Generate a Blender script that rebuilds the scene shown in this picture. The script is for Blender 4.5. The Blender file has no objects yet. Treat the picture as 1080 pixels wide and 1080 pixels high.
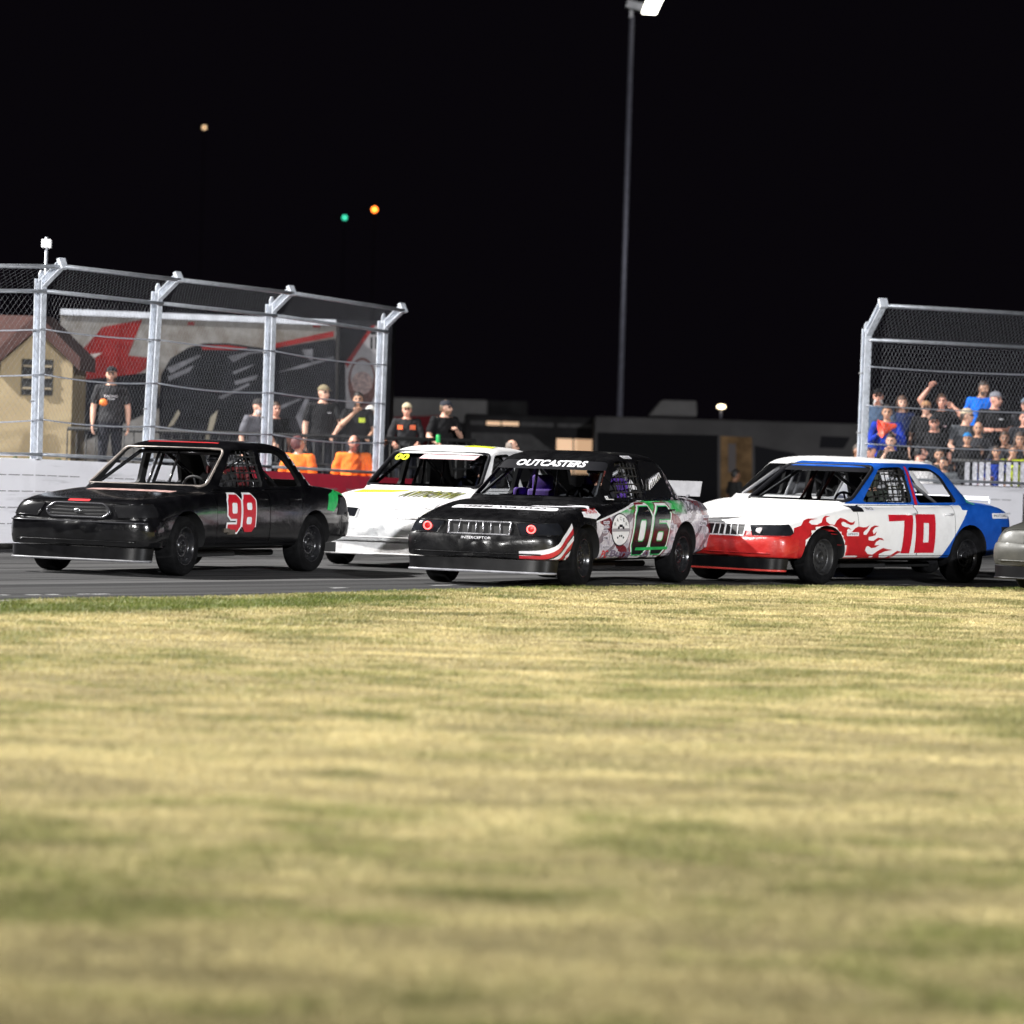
import bpy, bmesh, math, random
import numpy as np
from mathutils import Vector, Matrix, Euler
from mathutils.bvhtree import BVHTree

random.seed(7)
rng = np.random.default_rng(7)
SC = bpy.context.scene
COL = SC.collection
R = math.radians

# ------------------------------------------------------------------ camera
CAM_H = 1.70
FPX = 4560.0            # focal length in pixels of a 1080 px frame
H0 = 455.0              # horizon row in the frame's middle
ROLL = 0.0300           # the photograph hangs a little to one side
PITCH = math.atan((540.0 - H0) / FPX)
cam_d = bpy.data.cameras.new('camera')
cam = bpy.data.objects.new('camera', cam_d)
COL.objects.link(cam)
cam_d.sensor_width = 36.0
cam_d.lens = FPX / 1080.0 * 36.0
cam_d.clip_start = 0.5
cam_d.clip_end = 3000.0
cam_m = (Matrix.Translation((0, 0, CAM_H)) @ Matrix.Rotation(R(90) - PITCH, 4, 'X') @ Matrix.Rotation(ROLL, 4, 'Z'))
cam.matrix_world = cam_m
cam_d.dof.use_dof = True
cam_d.dof.focus_distance = 48.0
cam_d.dof.aperture_fstop = 1.9
SC.camera = cam


def P(px, py, Y):
    """the point at depth Y (metres in front of the camera) seen at a pixel of the 1080 px photograph"""
    d = cam_m.to_3x3() @ Vector(((px - 540) / FPX, (540 - py) / FPX, -1.0))
    k = Y / d.y
    return Vector((0, 0, CAM_H)) + d * k


def G(px, py, z=0.0):
    """the point at height z seen at a pixel"""
    d = cam_m.to_3x3() @ Vector(((px - 540) / FPX, (540 - py) / FPX, -1.0))
    k = (z - CAM_H) / d.z
    return Vector((0, 0, CAM_H)) + d * k


# ------------------------------------------------------------------ light
world = bpy.data.worlds.new('World')
SC.world = world
world.use_nodes = True
wn = world.node_tree.nodes
sky = wn.new('ShaderNodeTexSky')
sky.sky_type = 'NISHITA'
sky.sun_disc = False
sky.sun_elevation = R(-4.0)
sky.sun_rotation = R(180)
mixn = wn.new('ShaderNodeMixRGB')
mixn.blend_type = 'MIX'
mixn.inputs[0].default_value = 0.985
mixn.inputs[2].default_value = (0.048, 0.036, 0.058, 1)
world.node_tree.links.new(sky.outputs[0], mixn.inputs[1])
world.node_tree.links.new(mixn.outputs[0], wn['Background'].inputs[0])
wn['Background'].inputs[1].default_value = 0.05

def floodlight(loc, aim, watts, size, color, spot=55, blend=.6):
    """a bank of floodlights on a mast of the speedway, outside the photograph"""
    l = bpy.data.lights.new('floodlight', 'SPOT')
    l.energy = watts
    l.shadow_soft_size = size
    l.color = color
    l.spot_size = R(spot)
    l.spot_blend = blend
    o = bpy.data.objects.new('floodlight', l)
    COL.objects.link(o)
    o.location = loc
    o.rotation_euler = (Vector(aim) - Vector(loc)).to_track_quat('-Z', 'Y').to_euler()
    return o


# the speedway's masts: far left beside the far straight, right and left of the photographer
floodlight((-38, 60, 32), (1.5, 52, 0), 340000, 0.6, (1.0, 0.98, 0.95), 78, .9)
floodlight((27, -22, 20), (1, 56, 1), 280000, 0.6, (0.97, 0.98, 1.0), 62, .8)
floodlight((-34, -4, 13), (0, 54, 1), 70000, 0.6, (1.0, 0.98, 0.96), 66, .9)

SC.view_settings.view_transform = 'Standard'
SC.view_settings.look = 'None'
SC.view_settings.exposure = 0.0
SC.view_settings.gamma = 1.0
SC.render.engine = 'CYCLES'
SC.cycles.max_bounces = 6
SC.cycles.transparent_max_bounces = 12
SC.cycles.caustics_reflective = False
SC.cycles.caustics_refractive = False
SC.cycles.sample_clamp_indirect = 6.0


# ------------------------------------------------------------------ naming
def tag(o, label=None, cat=None, group=None, kind=None):
    if label: o['label'] = label
    if cat: o['category'] = cat
    if group: o['group'] = group
    if kind: o['kind'] = kind
    return o


def empty(name, loc=(0, 0, 0), rz=0.0, parent=None):
    o = bpy.data.objects.new(name, None)
    o.empty_display_size = 0.1
    COL.objects.link(o)
    o.location = loc
    o.rotation_euler = (0, 0, rz)
    if parent: o.parent = parent
    return o


def link(name, me, parent=None, mats=None):
    o = bpy.data.objects.new(name, me)
    COL.objects.link(o)
    if parent: o.parent = parent
    if mats:
        n = len(me.polygons)
        mi = np.zeros(n, np.int32)
        me.polygons.foreach_get('material_index', mi)
        me.materials.clear()
        for m in mats: me.materials.append(m)
        me.polygons.foreach_set('material_index', np.minimum(mi, len(mats) - 1))
    return o


def kids(o):
    return [c for c in bpy.data.objects if c.parent == o]


def copy_tree(o, parent=None, skip=()):
    c = o.copy()
    COL.objects.link(c)
    c.parent = parent
    for ch in kids(o):
        if ch.name.split('.')[0] in skip: continue
        copy_tree(ch, c, skip)
    return c


# ------------------------------------------------------------------ materials
class E:
    """scalar expressions in a node tree"""
    nt = None

    def __init__(s, v): s.v = v

    @staticmethod
    def m(op, *a, clamp=False):
        n = E.nt.nodes.new('ShaderNodeMath')
        n.operation = op
        n.use_clamp = clamp
        for i, x in enumerate(a):
            x = x.v if isinstance(x, E) else x
            if isinstance(x, (int, float)): n.inputs[i].default_value = x
            else: E.nt.links.new(x, n.inputs[i])
        return E(n.outputs[0])

    def __add__(s, o): return E.m('ADD', s, o)
    __radd__ = __add__
    def __sub__(s, o): return E.m('SUBTRACT', s, o)
    def __rsub__(s, o): return E.m('SUBTRACT', o, s)
    def __mul__(s, o): return E.m('MULTIPLY', s, o)
    __rmul__ = __mul__
    def __truediv__(s, o): return E.m('DIVIDE', s, o)
    def __gt__(s, o): return E.m('GREATER_THAN', s, o)
    def __lt__(s, o): return E.m('LESS_THAN', s, o)
    def __and__(s, o): return E.m('MINIMUM', s, o)
    def __or__(s, o): return E.m('MAXIMUM', s, o)
    def inv(s): return E.m('SUBTRACT', 1.0, s)
    def abs(s): return E.m('ABSOLUTE', s)
    def frac(s): return E.m('FRACT', s)
    def floor(s): return E.m('FLOOR', s)
    def ramp(s, a, b):
        n = E.nt.nodes.new('ShaderNodeMapRange')
        n.interpolation_type = 'SMOOTHSTEP'
        E.nt.links.new(s.v, n.inputs[0])
        n.inputs[1].default_value = a
        n.inputs[2].default_value = b
        return E(n.outputs[0])


def xyz():
    t = E.nt.nodes.new('ShaderNodeTexCoord')
    s = E.nt.nodes.new('ShaderNodeSeparateXYZ')
    E.nt.links.new(t.outputs['Object'], s.inputs[0])
    return E(s.outputs[0]), E(s.outputs[1]), E(s.outputs[2])


def vec(x, y, z):
    c = E.nt.nodes.new('ShaderNodeCombineXYZ')
    for i, a in enumerate((x, y, z)):
        if isinstance(a, E): E.nt.links.new(a.v, c.inputs[i])
        else: c.inputs[i].default_value = a
    return c.outputs[0]


def noise(scale, detail=3, rough=0.5, v=None, dist=0.0):
    n = E.nt.nodes.new('ShaderNodeTexNoise')
    n.inputs['Scale'].default_value = scale
    n.inputs['Detail'].default_value = detail
    n.inputs['Roughness'].default_value = rough
    n.inputs['Distortion'].default_value = dist
    if v is None:
        t = E.nt.nodes.new('ShaderNodeTexCoord')
        v = t.outputs['Object']
    E.nt.links.new(v, n.inputs['Vector'])
    return E(n.outputs[0])


def mix(f, a, b, blend='MIX'):
    n = E.nt.nodes.new('ShaderNodeMixRGB')
    n.blend_type = blend
    for i, x in enumerate((f, a, b)):
        if isinstance(x, E): E.nt.links.new(x.v, n.inputs[i])
        elif isinstance(x, (int, float)): n.inputs[i].default_value = x
        elif isinstance(x, (tuple, list)): n.inputs[i].default_value = (*x[:3], 1)
        else: E.nt.links.new(x, n.inputs[i])
    return n.outputs[0]


def mat(name, col, rough=0.5, metal=0.0, spec=0.5, coat=0.0, var=0.0, vscale=8.0, bump=0.0, bscale=40.0, fn=None, emit=None, estr=1.0, rvar=0.0):
    m = bpy.data.materials.new(name)
    m.use_nodes = True
    nt = m.node_tree
    b = nt.nodes['Principled BSDF']
    b.inputs['Base Color'].default_value = (*col, 1)
    b.inputs['Roughness'].default_value = rough
    b.inputs['Metallic'].default_value = metal
    b.inputs['Specular IOR Level'].default_value = spec
    b.inputs['Coat Weight'].default_value = coat
    b.inputs['Coat Roughness'].default_value = 0.08
    E.nt = nt
    if fn:
        c = fn()
        if c is not None: nt.links.new(c, b.inputs['Base Color'])
    elif var > 0:
        f = noise(vscale, 5, 0.6).ramp(0.3, 0.7)
        c = mix(f, tuple(x * (1 - var) for x in col), tuple(min(1, x * (1 + var)) for x in col))
        nt.links.new(c, b.inputs['Base Color'])
    if rvar > 0:
        r = noise(5.0, 5, 0.65).ramp(0.3, 0.72) * rvar + rough
        nt.links.new(r.v, b.inputs['Roughness'])
    if bump > 0:
        bn = nt.nodes.new('ShaderNodeBump')
        bn.inputs['Strength'].default_value = bump
        bn.inputs['Distance'].default_value = 0.02 if bscale > 8 else 0.05
        nt.links.new(noise(bscale, 4, 0.6).v, bn.inputs['Height'])
        nt.links.new(bn.outputs[0], b.inputs['Normal'])
    if emit:
        b.inputs['Emission Color'].default_value = (*emit, 1)
        b.inputs['Emission Strength'].default_value = estr
    return m


_cm = {}


def flat(col, rough=0.5, **k):
    key = (tuple(round(c, 3) for c in col), rough, tuple(sorted(k.items())))
    if key not in _cm:
        _cm[key] = mat('colour', col, rough, var=k.pop('var', 0.12), **k)
    return _cm[key]


# ------------------------------------------------------------------ mesh helpers
class MB:
    """collects shapes into one mesh"""
    def __init__(s): s.bm = bmesh.new(); s.mi = 0

    def face(s, pts, mi=None):
        vs = [s.bm.verts.new(p) for p in pts]
        f = s.bm.faces.new(vs)
        f.material_index = s.mi if mi is None else mi
        return f

    def box(s, c, size, rz=0.0, mi=None, mtx=None):
        c = Vector(c)
        hx, hy, hz = size[0] / 2, size[1] / 2, size[2] / 2
        M = Matrix.Translation(c) @ (mtx if mtx else Matrix.Rotation(rz, 4, 'Z'))
        v = [s.bm.verts.new(M @ Vector((x, y, z))) for x in (-hx, hx) for y in (-hy, hy) for z in (-hz, hz)]
        for q in ((0, 1, 3, 2), (4, 6, 7, 5), (0, 4, 5, 1), (2, 3, 7, 6), (0, 2, 6, 4), (1, 5, 7, 3)):
            f = s.bm.faces.new([v[i] for i in q])
            f.material_index = s.mi if mi is None else mi
        return s

    def bar(s, a, b, w, h, up=(0, 0, 1), mi=None):
        """a square bar from a to b"""
        a, b = Vector(a), Vector(b)
        d = (b - a); L = d.length
        if L < 1e-6: return s
        d.normalize()
        x = d.cross(Vector(up))
        if x.length < 1e-4: x = d.cross(Vector((1, 0, 0)))
        x.normalize(); z = x.cross(d)
        M = Matrix((x, d, z)).transposed().to_4x4()
        return s.box((a + b) / 2, (w, L, h), mtx=M, mi=mi)

    def tube(s, pts, r, n=8, cap=True, mi=None):
        pts = [Vector(p) for p in pts]
        rs = r if isinstance(r, (list, tuple)) else [r] * len(pts)
        prev = None
        rings = []
        for i, p in enumerate(pts):
            if i == 0: t = pts[1] - p
            elif i == len(pts) - 1: t = p - pts[i - 1]
            else: t = (pts[i + 1] - p).normalized() + (p - pts[i - 1]).normalized()
            t.normalize()
            if prev is None:
                x = t.cross(Vector((0, 0, 1)))
                if x.length < 1e-3: x = t.cross(Vector((1, 0, 0)))
            else:
                x = prev - t * prev.dot(t)
            x.normalize(); prev = x
            y = t.cross(x)
            rings.append([s.bm.verts.new(p + (x * math.cos(2 * math.pi * k / n) + y * math.sin(2 * math.pi * k / n)) * rs[i]) for k in range(n)])
        for a, b in zip(rings, rings[1:]):
            for k in range(n):
                f = s.bm.faces.new((a[k], a[(k + 1) % n], b[(k + 1) % n], b[k]))
                f.smooth = True
                f.material_index = s.mi if mi is None else mi
        if cap:
            for q in (list(reversed(rings[0])), rings[-1]):
                f = s.bm.faces.new(q); f.material_index = s.mi if mi is None else mi
        return s

    def lathe(s, prof, n=32, axis='Z', c=(0, 0, 0), mi=None, closed=False):
        """prof: (radius, height) pairs"""
        c = Vector(c)
        rings = []
        for r, h in prof:
            ring = []
            for k in range(n):
                a = 2 * math.pi * k / n
                u, v = r * math.cos(a), r * math.sin(a)
                p = {'Z': (u, v, h), 'Y': (u, h, v), 'X': (h, u, v)}[axis]
                ring.append(s.bm.verts.new(c + Vector(p)))
            rings.append(ring)
        seq = list(zip(rings, rings[1:])) + ([(rings[-1], rings[0])] if closed else [])
        for a, b in seq:
            for k in range(n):
                f = s.bm.faces.new((a[k], a[(k + 1) % n], b[(k + 1) % n], b[k]))
                f.smooth = True
                f.material_index = s.mi if mi is None else mi
        return s

    def prism(s, poly, dirv, mi=None):
        """poly: 3-D points of one end, dirv: the sweep"""
        d = Vector(dirv)
        a = [s.bm.verts.new(Vector(p)) for p in poly]
        b = [s.bm.verts.new(Vector(p) + d) for p in poly]
        n = len(a)
        fs = [s.bm.faces.new(list(reversed(a))), s.bm.faces.new(b)]
        for i in range(n):
            fs.append(s.bm.faces.new((a[i], a[(i + 1) % n], b[(i + 1) % n], b[i])))
        for f in fs: f.material_index = s.mi if mi is None else mi
        return s

    def ball(s, c, r, n=12, m=8, mi=None):
        rx, ry, rz = r if isinstance(r, (tuple, list)) else (r, r, r)
        res = bmesh.ops.create_uvsphere(s.bm, u_segments=n, v_segments=m, radius=1.0, matrix=Matrix.Translation(c) @ Matrix.Diagonal((rx, ry, rz, 1)))
        for v in res['verts']:
            for f in v.link_faces:
                f.smooth = True
                f.material_index = s.mi if mi is None else mi
        return s

    def mesh(s, name, fix=True):
        if fix: bmesh.ops.recalc_face_normals(s.bm, faces=s.bm.faces[:])
        me = bpy.data.meshes.new(name)
        s.bm.to_mesh(me); s.bm.free()
        return me

    def build(s, name, m, parent=None, fix=True):
        return link(name, s.mesh(name, fix), parent, m if isinstance(m, (list, tuple)) else [m])


def baked(me, mods):
    """the mesh with modifiers applied; mods: list of (type, {settings})"""
    o = bpy.data.objects.new('tmp', me)
    COL.objects.link(o)
    for t, kw in mods:
        md = o.modifiers.new(t, t)
        for k, v in kw.items(): setattr(md, k, v)
    dg = bpy.context.evaluated_depsgraph_get()
    out = bpy.data.meshes.new_from_object(o.evaluated_get(dg))
    bpy.data.objects.remove(o)
    return out


def boolean(me, cutter, op='DIFFERENCE'):
    c = bpy.data.objects.new('tmpc', cutter)
    COL.objects.link(c)
    out = baked(me, [('BOOLEAN', dict(object=c, operation=op, solver='EXACT'))])
    if len(out.polygons) < .6 * len(me.polygons):
        out = baked(me, [('BOOLEAN', dict(object=c, operation=op, solver='EXACT', use_self=True))])
    bpy.data.objects.remove(c)
    return out


def smooth_by_angle(me, deg=35):
    me.polygons.foreach_set('use_smooth', [True] * len(me.polygons))
    me.set_sharp_from_angle(angle=R(deg))


def shape2d(polys, offset=0.0):
    """2-D outlines with holes -> flat mesh (x, y)"""
    cu = bpy.data.curves.new('tmp', 'CURVE')
    cu.dimensions = '2D'; cu.fill_mode = 'BOTH'; cu.offset = offset
    for pl in polys:
        sp = cu.splines.new('POLY')
        sp.points.add(len(pl) - 1)
        for i, p in enumerate(pl): sp.points[i].co = (p[0], p[1], 0, 1)
        sp.use_cyclic_u = True
    me = baked(cu, [])
    bpy.data.curves.remove(cu)
    return me


def text2d(txt, w, h, bold=0.0, shear=0.0, spacing=1.0):
    """lettering fitted to a box of w x h, its lower left corner at the origin"""
    cu = bpy.data.curves.new('tmp', 'FONT')
    cu.body = txt; cu.shear = shear; cu.offset = bold; cu.space_character = spacing
    cu.resolution_u = 3
    me = baked(cu, [])
    bpy.data.curves.remove(cu)
    n = len(me.vertices)
    co = np.empty(n * 3); me.vertices.foreach_get('co', co); co = co.reshape(-1, 3)
    mn, mx = co.min(0), co.max(0)
    co[:, 0] = (co[:, 0] - mn[0]) / max(1e-6, mx[0] - mn[0]) * w
    co[:, 1] = (co[:, 1] - mn[1]) / max(1e-6, mx[1] - mn[1]) * h
    me.vertices.foreach_set('co', co.ravel())
    return me


def drape(me2d, fn, step=0.05, at=(0, 0), grid=True):
    """lays a flat mesh on a surface: fn(a, b) -> Vector or None"""
    bm = bmesh.new(); bm.from_mesh(me2d)
    bmesh.ops.translate(bm, verts=bm.verts[:], vec=(at[0], at[1], 0))
    bmesh.ops.remove_doubles(bm, verts=bm.verts[:], dist=1e-5)
    if grid and bm.verts:
        xs = [v.co.x for v in bm.verts]; ys = [v.co.y for v in bm.verts]
        sx, sy = step if isinstance(step, tuple) else (step, step)
        for ax, lo, hi, st in ((0, min(xs), max(xs), sx), (1, min(ys), max(ys), sy)):
            k = math.floor(lo / st) + 1
            while k * st < hi:
                co = Vector((0, 0, 0)); co[ax] = k * st
                no = Vector((0, 0, 0)); no[ax] = 1
                bmesh.ops.bisect_plane(bm, geom=bm.verts[:] + bm.edges[:] + bm.faces[:], plane_co=co, plane_no=no, dist=1e-6)
                k += 1
    dead = []
    for v in bm.verts:
        p = fn(v.co.x, v.co.y)
        if p is None: dead.append(v)
        else: v.co = p
    bmesh.ops.delete(bm, geom=dead, context='VERTS')
    for f in bm.faces: f.smooth = True
    me = bpy.data.meshes.new('decal')
    bm.to_mesh(me); bm.free()
    return me
# ------------------------------------------------------------------ the sedans
UC = 2.49       # distance from the nose to the middle of the wheelbase
AX_F, AX_R = 1.03, 3.94
M_RUBBER = mat('tyre_rubber', (0.006, 0.006, 0.0065), 0.65, spec=.10, var=0.4, vscale=14, rvar=0.2)
M_DARK = mat('dark_inside', (0.007, 0.007, 0.0075), 0.7, var=0.3)
M_CAGE = mat('cage_steel', (0.22, 0.22, 0.23), 0.45, 0.3, var=0.15)
M_CAGE_RED = mat('cage_red', (0.25, 0.06, 0.04), 0.5, var=0.15)
M_BLACKSTEEL = mat('black_steel', (0.020, 0.020, 0.022), 0.22, 0.3, var=0.3, vscale=20)
M_CHROME = mat('chrome', (0.55, 0.56, 0.58), 0.18, 1.0, rvar=0.15)
M_LAMP = mat('dark_lamp_lens', (0.012, 0.013, 0.016), 0.08, spec=0.7, coat=0.6, var=0.2)
M_GLASS = bpy.data.materials.new('windscreen_glass')
M_GLASS.use_nodes = True
_nt = M_GLASS.node_tree
_nt.nodes.clear()
_o = _nt.nodes.new('ShaderNodeOutputMaterial'); _m = _nt.nodes.new('ShaderNodeMixShader')
_t = _nt.nodes.new('ShaderNodeBsdfTransparent'); _g = _nt.nodes.new('ShaderNodeBsdfGlossy'); _f = _nt.nodes.new('ShaderNodeFresnel')
_t.inputs[0].default_value = (0.72, 0.74, 0.75, 1); _g.inputs['Roughness'].default_value = 0.03; _f.inputs[0].default_value = 1.45
_nt.links.new(_f.outputs[0], _m.inputs[0]); _nt.links.new(_t.outputs[0], _m.inputs[1])
_nt.links.new(_g.outputs[0], _m.inputs[2]); _nt.links.new(_m.outputs[0], _o.inputs[0])

RING = [(0, 0), (.55, 0), (.90, 0.0), (.965, .04), (.988, .20), (1.0, .42), (.998, .62), (.985, .78), (.955, .90), (.885, .965), (.78, .985), (.45, .997), (0, 1.0)]
STN = [  # u, bottom, top, half width
    (0.055, .40, .69, .60), (0.075, .36, .765, .76), (0.12, .32, .805, .865), (0.20, .30, .826, .922), (0.34, .30, .843, .952),
    (0.62, .30, .868, .970), (1.03, .30, .900, .980), (1.35, .30, .928, .985), (1.60, .30, .950, .985), (2.2, .30, .957, .985),
    (2.9, .30, .964, .985), (3.5, .30, .977, .985), (3.94, .30, .995, .985), (4.3, .31, 1.000, .978), (4.7, .33, .975, .960),
    (5.0, .36, .940, .930), (5.17, .385, .905, .895), (5.26, .40, .865, .855), (5.315, .42, .80, .79), (5.34, .47, .71, .66)]


WID = .962
STN = [(u, zb, zt + .012 * max(0, min(1, (u - 3.2) / 1)), w) for u, zb, zt, w in STN]
STN = [(u if 1.03 < u < 4.1 else (1.03 - (1.03 - u) * .84 if u <= 1.03 else 4.1 + (u - 4.1) * .73), zb, zt, w * WID) for u, zb, zt, w in STN]


def X(u): return UC - u


def smooth_rows(tab, t):
    """Catmull-Rom through a table's rows at parameter t (row units)"""
    n = len(tab)
    i = min(int(t), n - 2); f = t - i
    g = lambda k: np.array(tab[max(0, min(n - 1, k))], float)
    p0, p1, p2, p3 = g(i - 1), g(i), g(i + 1), g(i + 2)
    return 0.5 * (2 * p1 + (p2 - p0) * f + (2 * p0 - 5 * p1 + 4 * p2 - p3) * f * f + (3 * p1 - p0 - 3 * p2 + p3) * f ** 3)


def loft_lower():
    bm = bmesh.new()
    full = RING + [(-a, b) for a, b in reversed(RING[1:-1])]
    rings = []
    for u, zb, zt, w in STN:
        fr = max(0.0, (.85 - u) / .85)
        top = lambda b: max(0.0, (b - .45) / .55)
        rings.append([bm.verts.new((X(u + .055 * fr * top(b) ** 2), a * w * (1 - .13 * fr * top(b) ** 1.5), zb + (zt - zb) * b)) for a, b in full])
    n = len(full)
    for a, b in zip(rings, rings[1:]):
        for k in range(n): bm.faces.new((a[k], a[(k + 1) % n], b[(k + 1) % n], b[k]))
    bm.faces.new(list(reversed(rings[0]))); bm.faces.new(rings[-1])
    bmesh.ops.recalc_face_normals(bm, faces=bm.faces[:])
    me = bpy.data.meshes.new('lower'); bm.to_mesh(me); bm.free()
    return baked(me, [('SUBSURF', dict(levels=2))])


EXP = 6.0
GH = [(z, uf, ur, w * .968) for z, uf, ur, w in [(.86, 1.36, 4.46, .885), (.93, 1.46, 4.39, .880), (1.0, 1.575, 4.29, .862), (1.105, 1.755, 4.15, .830), (1.215, 1.935, 4.01, .795), (1.32, 2.10, 3.88, .760),
      (1.405, 2.245, 3.74, .718), (1.456, 2.42, 3.58, .65), (1.487, 2.62, 3.34, .51), (1.501, 2.82, 3.07, .28)]]


def gh_ring(row, inset=0.0, n=88, ex=EXP):
    z, uf, ur, w = row
    uf += inset * 1.6; ur -= inset * 1.4; w -= inset
    c, a = (uf + ur) / 2, (ur - uf) / 2
    out = []
    for k in range(n):
        t = 2 * math.pi * (k + .5) / n
        cx, sy = math.cos(t), math.sin(t)
        out.append((X(c - a * math.copysign(abs(cx) ** (2 / ex), cx)), w * math.copysign(abs(sy) ** (2 / ex), sy), z))
    return out


def loft_gh(inset=0.0, dz=0.0, mi=0, zmin=None):
    b = MB(); b.mi = mi
    rings = []
    N = 34
    for i in range(N + 1):
        row = smooth_rows(GH, i / N * (len(GH) - 1))
        pts = gh_ring(row, inset)
        rings.append([b.bm.verts.new((x, y, z - dz)) for x, y, z in pts])
    n = len(rings[0])
    for p, q in zip(rings, rings[1:]):
        for k in range(n): b.bm.faces.new((p[k], p[(k + 1) % n], q[(k + 1) % n], q[k])).material_index = mi
    b.bm.faces.new(rings[0]).material_index = mi
    b.bm.faces.new(rings[-1]).material_index = mi
    return b.mesh('gh')


def round_poly(pts, r, n=4):
    out = []
    m = len(pts)
    for i in range(m):
        p, a, b = Vector(pts[i]), Vector(pts[i - 1]), Vector(pts[(i + 1) % m])
        d1 = (a - p); d2 = (b - p)
        rr = min(r, d1.length * .45, d2.length * .45)
        s, e = p + d1.normalized() * rr, p + d2.normalized() * rr
        for k in range(n + 1):
            t = k / n
            q = s * (1 - t) ** 2 + p * 2 * t * (1 - t) + e * t * t
            out.append((q.x, q.y))
    return out


WIN_F = [(1.88, .980), (2.38, 1.395), (2.80, 1.412), (2.86, .980)]
WIN_R = [(2.97, .980), (2.92, 1.412), (3.36, 1.400), (3.56, 1.31), (3.80, .99)]
WIN_SCREEN = [(-.755, .985), (-.640, 1.392), (.640, 1.392), (.755, .985)]


def car_shell():
    low, gh = loft_lower(), loft_gh()
    for me in (low, gh):
        me.materials.clear(); me.materials.append(M_RUBBER); me.materials.append(M_DARK)
    body = boolean(low, gh, 'UNION')

    def cut(b):
        nonlocal body
        me = b.mesh('cut')
        me.materials.append(M_RUBBER); me.materials.append(M_DARK)
        body = boolean(body, me)
    inner = loft_gh(0.035, 0.032, mi=1)
    inner.materials.append(M_RUBBER); inner.materials.append(M_DARK)
    body = boolean(body, inner)
    b = MB(); b.mi = 1
    b.box((X(2.8), 0, .70), (2.1, 1.62, .38)); cut(b)              # the cabin below the windows
    for poly, s in ((WIN_F, 1), (WIN_R, 1)):
        b = MB(); b.mi = 1
        rp = round_poly(poly, .07)
        b.prism([(X(u), -1.3, z) for u, z in rp], (0, 2.6, 0)); cut(b)
    b = MB(); b.mi = 1
    b.prism([(X(1.2), y, z) for y, z in round_poly(WIN_SCREEN, .06)], (-1.35, 0, 0)); cut(b)
    b = MB(); b.mi = 1
    b.prism([(X(3.35), y, z) for y, z in round_poly([(-.60, 1.06), (-.51, 1.36), (.51, 1.36), (.60, 1.06)], .06)], (-1.3, 0, 0)); cut(b)
    for ax in (AX_F, AX_R):
        for s in (-1, 1):
            b = MB(); b.mi = 1
            rr = .385
            pts = [(X(ax) + rr * math.cos(t) * 1.03, .59 * s, .335 + rr * math.sin(t)) for t in np.linspace(0, 2 * math.pi, 40, endpoint=False)]
            b.prism(pts, (0, .6 * s, 0)); cut(b)
    return body


SHELL = car_shell()
_bm = bmesh.new(); _bm.from_mesh(SHELL)
bmesh.ops.remove_doubles(_bm, verts=_bm.verts[:], dist=2e-4)
BVH = BVHTree.FromBMesh(_bm)
GLASS_BM = None


def split_panels(me):
    """cuts hood, boot lid, doors and bumpers out of the one shell along real gaps"""
    bm = bmesh.new(); bm.from_mesh(me)
    bmesh.ops.remove_doubles(bm, verts=bm.verts[:], dist=2e-4)
    lay = bm.faces.layers.int.new('panel')
    g = 0.0035
    # each panel: slabs [(axis, lo, hi)] in body coordinates
    P_ = [('hood', [(0, X(1.50), X(0.29)), (1, -.74, .74), (2, .70, 1.2)]),
          ('boot_lid', [(0, X(4.95), X(4.40)), (1, -.76, .76), (2, .80, 1.2)])]
    for s in (-1, 1):
        ylo, yhi = (.81, 1.2) if s > 0 else (-1.2, -.81)
        P_.append(('front_door', [(0, X(2.86), X(1.66)), (1, ylo, yhi), (2, .345, .945)]))
        P_.append(('rear_door', [(0, X(3.62), X(2.87)), (1, ylo, yhi), (2, .345, .955)]))
    for i, (nm, slabs) in enumerate(P_):
        for ax, lo, hi in slabs:
            for v in (lo, hi):
                if abs(v) > 1.15 and ax != 0: continue
                for e in (-g, g):
                    near = [f for f in bm.faces if f.material_index == 0 and all(
                        (min(q.co[a] for q in f.verts) < h + .05 and max(q.co[a] for q in f.verts) > l - .05) for a, l, h in slabs)]
                    geom = set(near)
                    for f in near:
                        geom.update(f.edges); geom.update(f.verts)
                    co = Vector((0, 0, 0)); co[ax] = v + e
                    no = Vector((0, 0, 0)); no[ax] = 1
                    bmesh.ops.bisect_plane(bm, geom=list(geom), plane_co=co, plane_no=no, dist=1e-5)
        dead = []
        for f in bm.faces:
            if f.material_index: continue
            c = f.calc_center_median()
            ins = [min(c[a] - l, h - c[a]) for a, l, h in slabs]
            m = min(ins)
            if m > g * .9 and f[lay] == 0: f[lay] = i + 1
            elif m > -g * 1.1 and f[lay] == 0: dead.append(f)
        bmesh.ops.delete(bm, geom=dead, context='FACES')
    out = []
    for i in range(len(P_) + 1):
        c = bm.copy()
        l2 = c.faces.layers.int['panel']
        bmesh.ops.delete(c, geom=[f for f in c.faces if f[l2] != i], context='FACES')
        m2 = bpy.data.meshes.new('panel'); c.to_mesh(m2); c.free()
        smooth_by_angle(m2, 40)
        out.append(('body' if i == 0 else P_[i - 1][0], m2))
    bm.free()
    return out


PANELS = split_panels(SHELL)


# ---- laying things on the shell
def on_side(off=.004, s=1):
    def fn(u, z):
        h = BVH.ray_cast(Vector((X(u), 3 * s, z)), Vector((0, -s, 0)))
        return h[0] + h[1] * off * (1 if h[1].y * s > 0 else -1) if h[0] else None
    return fn


def on_nose(off=.004, u0=.60):
    """a: bearing in degrees, positive to the car's left; z: height"""
    def fn(a, z):
        d = Vector((math.cos(R(a)), math.sin(R(a)), 0))
        o = Vector((X(u0), 0, z))
        h = BVH.ray_cast(o + d * 3, -d)
        return h[0] + d * off if h[0] else None
    return fn


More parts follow.
